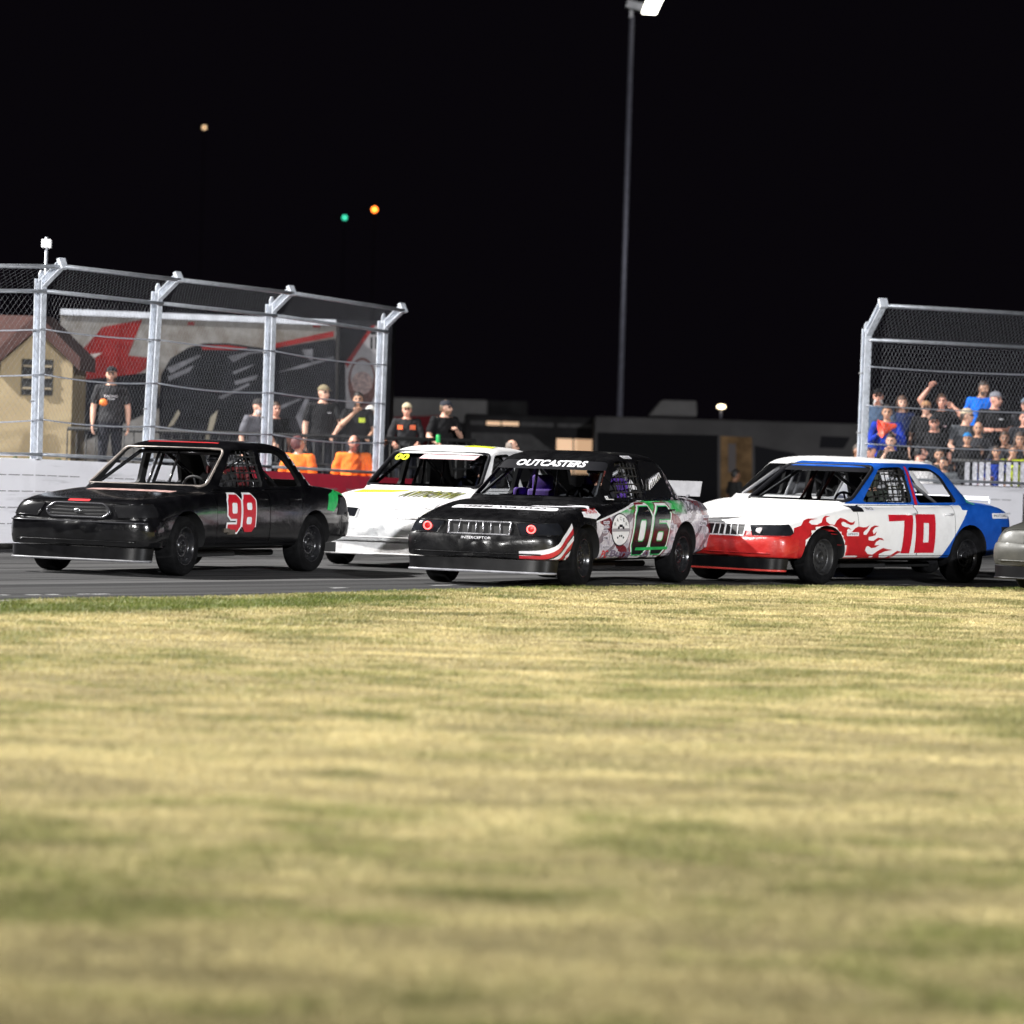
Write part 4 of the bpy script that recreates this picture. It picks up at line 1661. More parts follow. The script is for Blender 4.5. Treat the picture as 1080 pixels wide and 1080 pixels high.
def mesh_panel(b, a0, a1, b0, b1, p, r, slope=1.35):
    """chain link between the lower edge a0-a1 and the upper edge b0-b1"""
    a0, a1, b0, b1 = map(Vector, (a0, a1, b0, b1))
    L = (a1 - a0).length; H = ((b0 - a0).length + (b1 - a1).length) / 2
    nrm = (a1 - a0).cross(b0 - a0).normalized()
    for sgn in (1, -1):
        for (x0, y0), (x1, y1) in clip_lines(L, H, p, slope * sgn):
            q = []
            n = 2
            for k in range(n + 1):
                t = k / n
                u, v = (x0 + (x1 - x0) * t) / L, (y0 + (y1 - y0) * t) / H
                q.append(a0.lerp(a1, u).lerp(b0.lerp(b1, u), v) + nrm * (r * sgn))
            b.tube(q, r, 3, cap=False)


def catch_fence(label, bases, tops, tips, fr, pitch, wire, first_bay=None):
    root = empty('catch_fence', bases[0])
    tag(root, label, 'fence')
    off = Vector(bases[0])
    Bs = [Vector(p) - off for p in bases]; Ts = [Vector(p) - off for p in tops]; Tp = [Vector(p) - off for p in tips]
    for i in range(len(Bs)):
        if first_bay and i in first_bay: continue
        post(root, Bs[i], Ts[i], Tp[i])
    nrm = Vector((Tp[0] - Ts[0]).xy.to_3d()).normalized() * .09
    # rails
    for nm, pts, r in (('top_rail', Tp, .028), ('shoulder_rail', [t + nrm - Vector((0, 0, .16)) for t in Ts], .026), ('bottom_rail', [p + nrm + Vector((0, 0, .06)) for p in Bs], .022)):
        b = MB()
        for p, q in zip(pts, pts[1:]): b.tube([p, q], r, 8)
        b.build(nm, M_RAIL, root)
    for f in fr:
        b = MB()
        for i in range(len(Bs) - 1):
            p, q = Bs[i].lerp(Ts[i], f) + nrm, Bs[i + 1].lerp(Ts[i + 1], f) + nrm
            sag = random.uniform(.015, .05)
            b.tube([p.lerp(q, t) - Vector((0, 0, sag * 4 * t * (1 - t))) for t in np.linspace(0, 1, 9)], .011, 6)
        b.build('cable', M_CABLE, root)
    b = MB()
    for i in range(len(Bs) - 1):
        lo0, lo1 = Bs[i] + nrm * 1.15 + Vector((0, 0, .05)), Bs[i + 1] + nrm * 1.15 + Vector((0, 0, .05))
        hi0, hi1 = Ts[i] + nrm * 1.15 - Vector((0, 0, .14)), Ts[i + 1] + nrm * 1.15 - Vector((0, 0, .14))
        mesh_panel(b, lo0, lo1, hi0, hi1, pitch, wire)
        mesh_panel(b, hi0, hi1, Tp[i], Tp[i + 1], pitch, wire)
    o = b.build('chain_link_mesh', M_WIRE, root, fix=False)
    o['kind'] = 'stuff'
    return root


nl = Vector((.86, -.51, 0))
ov = lambda t: t + nl * .36 + Vector((0, 0, .16))
LB = [F1, p2, p3, F4]
LT = [P(43, 294, 56.0), P(166, 307.5, 58.3), P(286, 321, 61.3), P(404, 338.5, 64.7)]
eB = P(-95, 482.0, 55.2); eT = P(-88, 293, 55.2)
LB = [eB] + LB; LT = [eT] + LT
LTp = [ov(t) for t in LT]
catch_fence('grey chain link catch fence with white posts above the wall at the left', LB, LT, LTp, (.22, .47, .72), .078, .0010)
nr = Vector((.40, -.92, 0))
RB = [P(908, 508, 64.2), P(1110, 515, 67.3), P(1330, 522, 70.5)]
RT = [P(914.5, 347, 64.2), P(1110, 357, 67.3), P(1330, 368, 70.5)]
RTp = [t + nr * .50 + Vector((0, 0, .34)) for t in RT]
catch_fence('chain link catch fence in front of the crowd at the right', RB, RT, RTp, (.25, .50, .755), .088, .0019)

# a small camera mast behind the first post
b = MB()
c = P(48, 300, 57.5)
root = empty('antenna_mast', (c.x, c.y, 0)); tag(root, 'thin mast with a small white box on top above the first fence post', 'mast')
b.tube([(0, 0, 0), (0, 0, P(48, 250, 57.5).z)], .022, 8); b.build('pole', M_RAIL, root)
b = MB(); b.box((0, 0, P(48, 257, 57.5).z), (.13, .12, .12)); me = baked(b.mesh('box'), [('BEVEL', dict(width=.015, segments=2))]); link('sensor_box', me, root, [M_NUM_WHITE])

# ------------------------------------------------------------------ pit side: platform, booth, trailers
b = MB()
a_ = P(73, 490, 64); 
root = empty('viewing_platform', (-4.0, 69.5, 0), R(0)); tag(root, 'low dark deck the spectators stand on behind the left fence', 'platform')
b.box((0, 0, .42), (8.6, 3.4, .10)); b.build('deck', mat('dark_deck', (.04, .04, .042), .8, var=.3), root)
for x in np.linspace(-4.1, 4.1, 6):
    for y in (-1.5, 1.5):
        b = MB(); b.box((x, y, .19), (.1, .1, .38)); b.build('support', M_DARK, root)

M_TAN = mat('tan_boards', (.56, .43, .24), .75, fn=lambda: mix(((xyz()[2] * 5.5).frac() < .07) * .6, mix(noise(1.5, 5, .6).ramp(.3, .7), (.27, .21, .12), (.33, .26, .15)), (.30, .22, .12)))
M_ROOF = mat('brown_shingles', (.12, .045, .035), .85, fn=lambda: mix(((xyz()[2] * 9.0).frac() < .16) * .6, mix(noise(7, 5, .7).ramp(.3, .7), (.060, .022, .018), (.040, .017, .014)), (.045, .02, .018)))
yb = 70.0
cb = P(36, 484, yb)
s_ = FPX / yb
booth = empty('ticket_booth', (cb.x, yb, 0)); tag(booth, 'tan boarded booth with brown gabled roof and dark shutters at the far left', 'booth')
hw_, ze = 38 / s_, CAM_H + (440.5 - 384) / s_
zp = CAM_H + (441 - 350) / s_
b = MB()
b.prism([(-hw_, 0, -.0), (hw_, 0, 0), (hw_, 0, ze), (0, 0, zp), (-hw_, 0, ze)], (0, 2.2, 0))
b.box((-hw_ - 1.26, 1.3, ze / 2), (2.5, 1.8, ze))
b.build('wall', M_TAN, booth)
b = MB()
o_ = .13
for s in (-1, 1):
    dx, dz = s * (hw_ + o_), ze - (zp - ze) * o_ / hw_
    b.prism([(0, -.16, zp + .02), (dx, -.16, dz + .02), (dx, -.16, dz + .24), (0, -.16, zp + .27)], (0, 2.6, 0))
b.prism([(-.05, .35, ze - .05), (-.05, .35, ze + .05), (-.05, 1.3, zp + .27), (-.05, 2.3, ze + .05), (-.05, 2.3, ze - .05)], (-3.2, 0, 0))
b.build('roof', M_ROOF, booth)
for px, w_ in ((27, .19), (48, .17)):
    f_ = MB(); x_ = (px - 36) / s_; z_ = CAM_H + (440 - 398) / s_
    f_.box((x_, -.02, z_), (w_, .05, .58))
    f_.mi = 1
    for k in range(3): f_.box((x_, -.055, z_ - .18 + .18 * k), (w_ * .8, .02, .035))
    f_.build('shutter', [M_DARK, mat('pale_band', (.22, .18, .12), .7)], booth)
b = MB()
for k in range(260):
    x, y = random.uniform(-1.3, .9), random.uniform(-.35, .35); h = random.uniform(.15, .62)
    a = random.uniform(0, 6.28); dx, dy = math.cos(a) * .035, math.sin(a) * .035
    b.face([(x - dx, y - dy, h), (x + dx, y + dy, h), (x + dx * .3 + random.uniform(-.05, .05), y + random.uniform(-.05, .05), h + .10)])
sh = b.build('leafy_shrub', mat('leaf', (.045, .085, .022), .6, var=.4, vscale=9), None, fix=False)
c = P(8, 490, 66); sh.location = (c.x, c.y, c.z - .52)
tag(sh, 'low green shrub at the foot of the tan booth', 'shrub')

# ---- race hauler with printed graphics
yh = 74.5
s_ = FPX / yh
hx0, hx1 = P(62, 400, yh).x, P(353, 400, yh).x
hz = P(200, 331, yh).z
haul = empty('race_hauler', (hx0, yh, 0)); tag(haul, 'long grey race trailer printed with red chevrons and a dark car shape', 'trailer')
L = hx1 - hx0
hz1 = P(353, 338.5, yh).z
b = MB()
b.prism([(0, 0, .45), (L, 0, .45), (L, 0, hz1), (0, 0, hz)], (0, 2.5, 0))
b.build('trailer_body', mat('grey_trailer', (.34, .33, .34), .5, spec=.05, fn=lambda: mix(noise(1.2, 7, .75).ramp(.35, .7), mix(noise(5, 5, .6).ramp(.3, .7), (.15, .145, .14), (.21, .205, .20)), (.09, .075, .06))), haul)
b = MB()
b.bar((0, -.03, hz - .03), (L, -.03, hz1 - .03), .05, .10);
b.build('roof_rail', M_RAIL, haul)
for x in (L * .42, L * .66):
    for dx in (0, .95):
        w = empty('wheel', (x * .55 + dx, .12, .45), 0, haul)
        link('tyre', W_TYRE, w); 
W_TYRE.materials.append(M_RUBBER)
def hp(px, py):
    q = P(px, py, yh); return (q.x - hx0, q.z)


def panel_art(name, polys, m, off, par, mapf, y0=0.0):
    me = shape2d([[mapf(*p) for p in q] for q in polys])
    bm_ = bmesh.new(); bm_.from_mesh(me)
    for v in bm_.verts: v.co = Vector((v.co.x, y0 - off, v.co.y))
    bm_.to_mesh(me); bm_.free()
    return link(name, me, par, [m])


M_PRED = mat('printed_red', (.15, .012, .012), .5, spec=.05, var=.25, vscale=3)
M_PBLK = mat('printed_black', (.006, .006, .008), .5, spec=.05, var=.5, vscale=2.5)
M_PGRY = mat('printed_grey', (.085, .085, .095), .5, spec=.05, var=.3, vscale=4)
panel_art('printed_graphic', [[(76, 405), (84, 372), (108, 345), (150, 337), (150, 337.5), (135, 375), (165, 378), (150, 392), (120, 402), (84, 420)]], M_PRED, .004, haul, hp)
panel_art('printed_graphic', [[(74, 402), (165, 392), (168, 430), (78, 470)]], M_PBLK, .006, haul, hp)
panel_art('printed_graphic', [[(84, 375), (108, 372), (100, 377), (92, 381)]], mat('printed_dirty_white', (.30, .28, .26), .5, var=.3), .008, haul, hp)
CARP = [(168, 500), (168, 420), (170, 395), (180, 378), (198, 367), (215, 362), (240, 362), (285, 368), (354, 357), (354, 500)]
panel_art('printed_graphic', [CARP], M_PBLK, .008, haul, hp)
panel_art('printed_pattern', [[(212, 364), (240, 364), (262, 367), (252, 369), (214, 369)], [(286, 363), (352, 349), (352, 355), (286, 368)]], M_PRED, .010, haul, hp)
panel_art('printed_pattern', [[(176, 388), (210, 374), (212, 376), (180, 394)], [(177, 397), (205, 385), (200, 392), (178, 402)], [(240, 376), (262, 371), (290, 369), (262, 374), (246, 382)],
                              [(245, 392), (268, 384), (266, 386), (247, 395)], [(292, 393), (320, 384), (352, 376), (352, 378), (320, 388)], [(247, 402), (272, 395), (270, 400), (248, 406)],
                              [(230, 419), (262, 404), (264, 406), (234, 421)], [(290, 430), (316, 420), (318, 421), (294, 433)], [(312, 440), (322, 420), (326, 420), (318, 455)], [(318, 369), (330, 368), (330, 382), (322, 376)]], M_PGRY, .012, haul, hp)
panel_art('printed_pattern', [[(216, 465), (222, 440), (230, 432), (227, 445), (220, 466)], [(176, 452), (188, 432), (190, 436), (183, 448)]], mat('printed_cream', (.20, .18, .14), .5, spec=.05, var=.2), .012, haul, hp)
panel_art('marker_lamp_plate', [[(198, 339.5), (205, 339.5), (205, 343), (198, 343)], [(330, 342), (338, 342), (338, 345.5), (330, 345.5)]], M_PRED, .012, haul, hp)

# ---- the second trailer's end panel with the 11
y2 = 76.0
x0, x1 = P(354, 400, y2).x, P(412, 400, y2).x
t2 = empty('race_hauler', (x0, y2, 0)); tag(t2, 'dark trailer with a pale panel numbered 11 behind the last fence post at left', 'trailer')
z2 = P(380, 338, y2).z
b = MB(); b.box(((x1 - x0) / 2, 1.2, z2 / 2 + .2), (x1 - x0, 2.4, z2 - .4)); b.build('trailer_body', M_PBLK, t2)
def h2(px, py):
    q = P(px, py, y2); return (q.x - x0, q.z)


M_PWHT = mat('printed_white', (.24, .23, .24), .5, spec=.05, var=.12)
panel_art('printed_graphic', [[(365, 440), (364, 383), (393, 344), (402, 343), (399, 440)]], M_PWHT, .004, t2, h2)
panel_art('printed_graphic', [[(364, 383), (392, 343), (396, 343), (366, 388)], ], M_PRED, .006, t2, h2)
panel_art('printed_pattern', [[(390.5, 356), (393, 355), (393, 368), (390.5, 368)], [(395.5, 355), (398, 355), (398, 368), (395.5, 368)], [(391, 347), (397, 347), (397, 353), (391, 353)]], M_INK, .006, t2, h2)
cx_, cy_ = 382, 404
panel_art('printed_graphic', [[(cx_ + 15 * math.cos(t), cy_ + 27 * math.sin(t)) for t in np.linspace(0, 6.28, 30, endpoint=False)],
                              [(cx_ + 12 * math.cos(t), cy_ - 6 + 18 * math.sin(t)) for t in np.linspace(0, 6.28, 30, endpoint=False)]], mat('printed_brown', (.09, .04, .035), .5, spec=.05, var=.4, vscale=12), .006, t2, h2)
panel_art('printed_graphic', [[(cx_ + 11 * math.cos(t), cy_ + 12 * math.sin(t)) for t in np.linspace(0, 6.28, 30, endpoint=False)]], mat('printed_brown2', (.20, .13, .12), .5, var=.6, vscale=18), .008, t2, h2)
panel_art('marker_lamp_plate', [[(349.5, 322), (353, 322), (353, 330), (350, 330)]], mat('green_marker', (.10, .55, .08), .4, emit=(.2, .9, .15), estr=.35), .03, t2, h2) if False else None

# ---- dim trailers and buildings in the gap
def far_box(name, label, cat, px0, px1, py0, py1, Y, m, depth=2.5, z0=0.0):
    a, c = P(px0, py0, Y), P(px1, py1, Y)
    w, z1 = c.x - a.x, a.z
    root = empty(name, (a.x, Y, 0)); tag(root, label, cat)
    b = MB(); b.box((w / 2, depth / 2, (z1 + z0) / 2), (w, depth, z1 - z0))
    me = baked(b.mesh('b'), [('BEVEL', dict(width=.08, segments=3))]); smooth_by_angle(me, 40)
    link('wall' if cat == 'building' else 'trailer_body', me, root, [m])
    def mp(px, py):
        q = P(px, py, Y); return (q.x - a.x, q.z)
    return root, mp


M_FGRY = mat('far_grey', (.10, .097, .097), .7, spec=.05, var=.2, vscale=.8)
M_FDRK = mat('far_dark', (.016, .0155, .0165), .8, spec=.05, var=.4, vscale=.7)
M_FRED = mat('far_red', (.09, .008, .012), .6, spec=.05, var=.2)
M_LITWIN = mat('lit_window', (.6, .4, .25), .5, emit=(1.0, .62, .36), estr=.55)
t3, m3 = far_box('box_trailer', 'dim grey box trailer behind the man in the beige cap', 'trailer', 404, 513, 418.5, 470, 112, M_FGRY)
panel_art('red_panel', [[(405, 440), (465, 438), (470, 470), (405, 470)]], M_FRED, .02, t3, m3)
panel_art('dark_panel', [[(474, 445), (512, 446), (512, 472), (474, 470)]], M_FDRK, .02, t3, m3)
t4, m4 = far_box('motorhome', 'dark motorhome with two warm lit windows behind the white car', 'motorhome', 490, 642, 436, 500, 106, M_FDRK)
t4b, m4b = far_box('box_trailer', 'low dark trailer roof between the grey trailer and the motorhome', 'trailer', 511, 556, 421.5, 470, 116, M_FDRK)
panel_art('window', [[(513, 444.2), (528, 444.6), (528, 448.6), (513, 448.2)], [(529.5, 444.6), (547, 445.2), (547, 449), (529.5, 448.6)]], M_LITWIN, .02, t4, m4)
wn_ = panel_art('window', [[(587, 462.5), (604, 463), (604, 500), (587, 500)], [(605.5, 463), (624.5, 463.6), (624.5, 500), (605.5, 500)]], M_LITWIN, .02, t4, m4)
panel_art('grey_panel', [[(496, 443.5), (511, 444), (511, 448.5), (496, 448)], [(549, 445), (584, 446), (584, 450.5), (549, 449.5)], [(588, 446.5), (625, 447.5), (625, 451.5), (588, 450.5)], [(497, 456), (560, 458), (585, 478), (585, 486), (497, 486)]], mat('far_panel', (.05, .049, .05), .7, spec=.05, var=.2), .02, t4, m4)
t5, m5 = far_box('box_trailer', 'long dim pale trailer with dark open side behind the cars at right of centre', 'trailer', 627, 908, 438.5, 520, 104, mat('far_pale', (.055, .053, .054), .7, spec=.05, var=.2, vscale=.6))
panel_art('dark_opening', [[(630, 456), (757, 459), (757, 540), (630, 540)]], mat('far_black', (.008, .008, .009), .9, spec=.05), .02, t5, m5)
panel_art('dark_opening', [[(796, 470), (838, 478), (850, 500), (850, 540), (796, 540)], [(866, 460), (897, 461), (890, 473), (864, 472)]], mat('far_black', (.012, .012, .014), .9, spec=.05), .02, t5, m5)
door_ = panel_art('doorway', [[(760, 460), (793, 461), (793, 540), (760, 540)]], mat('tan_door', (.13, .08, .04), .8, spec=.05, var=.5, vscale=1.5), .02, t5, m5)
panel_art('door_panel', [[(768, 468), (776, 468), (776, 498), (768, 498)]], mat('dull_grey_brown', (.07, .06, .06), .8), .03, t5, m5)  # small darker, greyer patch on the doorway
b = MB()
q0, q1 = m5(684, 437.8), m5(736, 439)
zt = m5(700, 421.5)[1]
b.prism([(q0[0], .3, q0[1] - .02), (q1[0], .3, q1[1] - .02), (q1[0] - .02, .3, zt), (q0[0] + .32, .3, zt)], (0, 1.1, 0))
me = baked(b.mesh('ac'), [('BEVEL', dict(width=.05, segments=2))]); link('roof_unit', me, t5, [M_FGRY])

# ------------------------------------------------------------------ lights that show
M_FPOLE = mat('black_pole', (.010, .008, .012), .9, spec=.0)


def lamp_pole(label, px, py, Y, lean, head_fn, r0=.03, r1=.025, base_z=0.0):
    c = P(px, py, Y)
    root = empty('lamp_post', (c.x, Y, base_z)); tag(root, label, 'lamp post')
    b = MB(); b.tube([(lean, 0, 0), (lean * .5, 0, (c.z - base_z) * .5), (0, 0, c.z - base_z)], [r0, (r0 + r1) / 2, r1], 12)
    b.build('pole', M_FPOLE if Y > 150 else mat('dull_pole', (.16, .16, .20), .5, .3, var=.15), root)
    head_fn(root, c.z - base_z)
    return root


M_LED = mat('lit_floodlight', (1, 1, 1), .4, emit=(1.0, .98, .82), estr=9.0)


def flood_head(root, z):
    h = empty('lamp_head', (0, 0, 0), 0, root)
    k = 125 / 92
    b = MB()
    b.box((.10 * k, 0, z + .22 * k), (.46 * k, .5 * k, .16 * k), mtx=Matrix.Rotation(R(12), 4, 'Y')); b.box((-.02, 0, z + .10), (.1, .1, .3))
    b.build('housing', M_CAGE, h)
    b = MB()
    b.prism([(x * k, -.27 * k, z + y * k) for x, y in ((.20, .06), (.50, .05), (.66, .42), (.32, .42))], (0, .05, 0))
    b.build('lit_panel', M_LED, h)


lamp_pole('tall floodlight pole with a lit white head above the centre of the track', 666.5, 18, 125, -.0, flood_head, .085, .07)


def globe(color, e, r):
    def fn(root, z):
        b = MB(); b.ball((0, 0, z), r, 16, 12)
        b.build('lamp_globe', mat('lit_globe', (.8, .8, .8), .5, emit=color, estr=e), root)
        b = MB(); b.tube([(0, .0, z + r * .8), (-r * 2.5, 0, z + r * .5), (-r * 5, 0, z + .02)], .035, 6); b.build('lamp_arm', M_FDRK, root)
    return fn


lamp_pole('street lamp glowing orange high in the night sky', 395, 221, 230, 0, globe((1.0, .20, .02), 9.0, .13))
lamp_pole('small green light left of the orange street lamp', 363.5, 229.5, 230, 0, globe((.04, .85, .50), 2.2, .11))
lamp_pole('small distant pale lamp alone at the upper left', 215.5, 134.5, 300, 0, globe((1.0, .66, .36), 2.4, .12))


def wall_lamp(root, z):
    b = MB(); b.ball((0, -.1, z), (.11, .08, .055), 16, 10)
    b.build('lamp_globe', mat('lit_wall_lamp', (.8, .8, .8), .5, emit=(1.0, .80, .50), estr=6), root)


lamp_pole('bright oval lamp on the roof of the long dim trailer', 760.5, 429, 105.0, 0, wall_lamp, .03, .03, P(760, 441, 104).z)
# ------------------------------------------------------------------ people
_sk = {}


def skin(tone):
    if tone not in _sk:
        c = {'fair': (.58, .335, .245), 'pink': (.60, .30, .22), 'tan': (.44, .24, .155), 'brown': (.25, .125, .075)}[tone]
        _sk[tone] = mat('skin', c, .5, var=.12, vscale=9)
    return _sk[tone]


M_EYE = mat('eye_dark', (.02, .016, .014), .3)
M_LIP = mat('lip', (.36, .12, .10), .5)
M_BROW = mat('brow', (.06, .035, .022), .8)
_cl = {}


def cloth(col):
    if col not in _cl: _cl[col] = mat('cloth', col, .85, spec=.2, var=.25, vscale=5, bump=.3, bscale=14)
    return _cl[col]


ARMS = {  # elbow, wrist of the left arm (+x); the right one is mirrored
    'down': ((.255, .03, 1.15), (.265, -.05, .90)), 'rail': ((.275, -.03, 1.16), (.20, -.27, 1.06)), 'crossed': ((.265, -.05, 1.15), (-.06, -.215, 1.17)),
    'up': ((.335, -.05, 1.56), (.13, -.10, 1.75)), 'high': ((.33, -.06, 1.62), (.20, -.12, 1.86)), 'face': ((.20, -.20, 1.18), (.075, -.155, 1.46)), 'chin': ((.24, -.20, 1.24), (.06, -.22, 1.42)),
    'hold': ((.25, -.10, 1.20), (.10, -.30, 1.30)), 'wheel': ((.25, -.20, 1.18), (.17, -.42, 1.22)), 'out': ((.28, -.10, 1.18), (.14, -.30, 1.00)), 'ear': ((.32, -.12, 1.40), (.13, -.10, 1.60))}


def add_hand(b, wrist, d, up, s, curl=.5, sc=1.0):
    """palm, four fingers of different lengths and a thumb; d: from wrist to fingers, up: back of the hand, s: thumb's side"""
    d = d.normalized(); up = (up - d * up.dot(d)).normalized(); side = d.cross(up).normalized() * s
    w = wrist
    # palm as a flattened tube
    rings = []
    for t, hw, ht in ((-.02, .024, .022), (.02, .034, .019), (.055, .041, .016), (.088, .040, .013)):
        c = w + d * t * sc
        rings.append([b.bm.verts.new(c + side * (hw * sc * math.cos(a)) + up * (ht * sc * math.sin(a))) for a in np.linspace(0, 2 * math.pi, 10, endpoint=False)])
    for p, q in zip(rings, rings[1:]):
        for k in range(10): b.bm.faces.new((p[k], p[(k + 1) % 10], q[(k + 1) % 10], q[k])).smooth = True
    b.bm.faces.new(rings[0]); b.bm.faces.new(list(reversed(rings[-1])))
    for i, L in enumerate((.070, .080, .075, .058)):
        base = w + (d * .078 + side * (.030 - .020 * i)) * sc
        pts = [base]
        a = 0
        for seg in (.45, .32, .23):
            a += curl * (.55 if seg == .45 else .95)
            pts.append(pts[-1] + (d * math.cos(a) - up * math.sin(a)) * (L * seg * 1.15 * sc))
        b.tube(pts, [.0098 * sc, .0092 * sc, .0085 * sc, .0062 * sc], 6)
    tb = w + (d * .022 + side * .030) * sc
    b.tube([tb, tb + (d * .030 + side * .024 - up * .006) * sc, tb + (d * .060 + side * .026 - up * .020) * sc], [.0125 * sc, .0110 * sc, .0075 * sc], 6)


def person(label, px, py, Y, h=1.75, yaw=0.0, head=0.0, nod=0.0, arms=('down', 'down'), shirt=(.02, .02, .022), sleeve=.75, pants=(.012, .013, .018), tone='fair', hair=None, hairstyle='short',
           cap=None, brim=True, beard=None, glasses=False, group=None, lean=0.0, belly=0.0, sit=False, loc=None, rz=None, extras=None, female=False, vox=.0115, wide=1.0):
    r_ = random.Random(hash(label) % 9999 if False else len(label) * 7 + int(px or 0))
    root = empty('person', (0, 0, 0)); tag(root, label, 'person', group or GROUP)
    b = MB()
    sw = .172 if female else .188
    J = {}
    # --- torso rings
    rings = []
    for z, rx, ry, dy in ((.84, .10, .085, 0), (.88, .158, .112, 0), (.97, .165, .118 + belly * .5, -belly * .3), (1.08, .150 + belly * .4, .108 + belly, -belly * .55), (1.18, .155 + belly * .3, .112 + belly * .6, -belly * .3), (1.30, .172, .120, 0), (1.39, .176, .108, .004), (1.45, .140, .088, .008), (1.485, .085, .070, .01), (1.51, .055, .055, .012)):
        if female: rx *= .92
        rings.append([b.bm.verts.new((rx * math.cos(a) * (1.04 if abs(math.cos(a)) > .7 else 1), dy + ry * math.sin(a), z)) for a in np.linspace(0, 2 * math.pi, 18, endpoint=False)])
    for p, q in zip(rings, rings[1:]):
        for k in range(18): b.bm.faces.new((p[k], p[(k + 1) % 18], q[(k + 1) % 18], q[k]))
    b.bm.faces.new(list(reversed(rings[0]))); b.bm.faces.new(rings[-1])
    segs = [('torso', Vector((0, 0, .90)), Vector((0, 0, 1.43)), .15)]
    hands = []
    for s, nm in ((1, arms[0]), (-1, arms[1])):
        e, w = ARMS[nm]
        sh = Vector((sw * s, .008, 1.425)); e = Vector((e[0] * s, e[1], e[2])); w = Vector((w[0] * s, w[1], w[2]))
        e = sh + (e - sh).normalized() * .295; w = e + (w - e).normalized() * .255
        k = .9 if female else 1.0
        b.tube([Vector((sw * s * .55, .005, 1.42)), sh, sh.lerp(e, .5), e], [.070 * k, .066 * k, .054 * k, .044 * k], 12)
        b.tube([e, e.lerp(w, .35), w], [.044 * k, .043 * k, .029 * k], 12)
        b.ball(e, .044 * k, 10, 8)
        segs += [('arm', sh, e, .055), ('fore', e, w, .038)]
        hands.append((w, (w - e).normalized(), s, nm))
        if sit: kn, an = Vector((.13 * s, -.43, .97)), Vector((.12 * s, -.60, .58))
        else: kn, an = Vector((.105 * s, -.012, .49)), Vector((.105 * s, .02, .085))
        hp_ = Vector((.088 * s, 0, .90))
        b.tube([hp_, hp_.lerp(kn, .4), kn], [.092, .084, .060], 14)
        b.tube([kn, kn.lerp(an, .35), an], [.060, .058, .040], 12)
        b.ball(kn, .060, 10, 8)
        b.tube([an + Vector((0, .05, -.035)), an + Vector((0, -.06, -.04)), an + Vector((.01 * s, -.17, -.052))], [.040, .044, .028], 10)
        segs += [('leg', hp_, kn, .08), ('leg', kn, an, .05), ('foot', an, an + Vector((0, -.15, -.05)), .04)]
    # --- head, turned on the neck
    HC = Vector((0, -.012, 1.635))
    pv = Vector((0, .015, 1.52))
    HM = Matrix.Translation(pv) @ Matrix.Rotation(head, 4, 'Z') @ Matrix.Rotation(nod, 4, 'X') @ Matrix.Translation(-pv)
    b.tube([Vector((0, .018, 1.44)), Vector((0, .012, 1.52)), HM @ Vector((0, .004, 1.585))], [.062, .053, .054], 14)
    hb = MB()
    hb.ball(HC + Vector((0, .010, .012)), (.074, .093, .105), 20, 14)
    hb.ball(HC + Vector((0, -.030, -.050)), (.056, .060, .062), 16, 10)
    hb.ball(HC + Vector((0, -.052, -.090)), (.030, .026, .022), 10, 8)
    hb.tube([HC + Vector((0, -.080, .022)), HC + Vector((0, -.098, -.012)), HC + Vector((0, -.108, -.032))], [.009, .012, .017], 8)
    for s in (-1, 1):
        hb.ball(HC + Vector((.076 * s, .012, -.005)), (.010, .022, .034), 8, 8)
        hb.ball(HC + Vector((.034 * s, -.066, -.022)), (.024, .020, .020), 8, 8)
        hb.ball(HC + Vector((.030 * s, -.080, .030)), (.022, .010, .010), 8, 6)
    tmp = bpy.data.meshes.new('h'); hb.bm.transform(HM); hb.bm.to_mesh(tmp); hb.bm.free()
    b.bm.from_mesh(tmp)
    segs += [('neck', Vector((0, .015, 1.47)), pv, .055), ('head', pv + Vector((0, 0, .05)), HM @ (HC + Vector((0, 0, .05))), .10)]
    me = b.mesh('body')
    me = baked(me, [('REMESH', dict(mode='VOXEL', voxel_size=vox)), ('SMOOTH', dict(factor=.5, iterations=3))])
    n = len(me.vertices)
    co = np.empty(n * 3); me.vertices.foreach_get('co', co); co = co.reshape(-1, 3)
    best = np.full(n, 1e9); lab = np.zeros(n, int); tt = np.zeros(n)
    for i, (nm, a, c, rr) in enumerate(segs):
        a_, d_ = np.array(a), np.array(c - a)
        t = np.clip(((co - a_) @ d_) / (d_ @ d_), 0, 1)
        d = np.linalg.norm(co - a_ - t[:, None] * d_, axis=1) / rr
        m = d < best
        best[m] = d[m]; lab[m] = i; tt[m] = t[m]
    names = np.array([s[0] for s in segs])[lab]
    Hi = np.array(HM.inverted())
    hl = (np.c_[co, np.ones(n)] @ Hi.T)[:, :3] - np.array(HC)
    ishead = (names == 'head') | ((names == 'neck') & (hl[:, 2] > -.11) & (hl[:, 1] < -.02))
    npoly = len(me.polygons)
    loops = np.empty(len(me.loops), np.int32); me.loops.foreach_get('vertex_index', loops)
    ls = np.empty(npoly, np.int32); me.polygons.foreach_get('loop_start', ls)
    f0 = loops[ls]
    mi = np.zeros(npoly, np.int32)
    q = hl[f0]
    front = ishead[f0] & (q[:, 1] < -.045)
    eye = front & (np.abs(np.abs(q[:, 0]) - .031) < .014) & (np.abs(q[:, 2] - .008) < .0075)
    brow = front & (np.abs(np.abs(q[:, 0]) - .032) < .019) & (np.abs(q[:, 2] - .031) < .006)
    lip = front & (np.abs(q[:, 0]) < .023) & (np.abs(q[:, 2] + .067) < .0075)
    mi[eye] = 1; mi[lip] = 2; mi[brow] = 3
    me.polygons.foreach_set('material_index', mi)
    me.polygons.foreach_set('use_smooth', [True] * npoly)
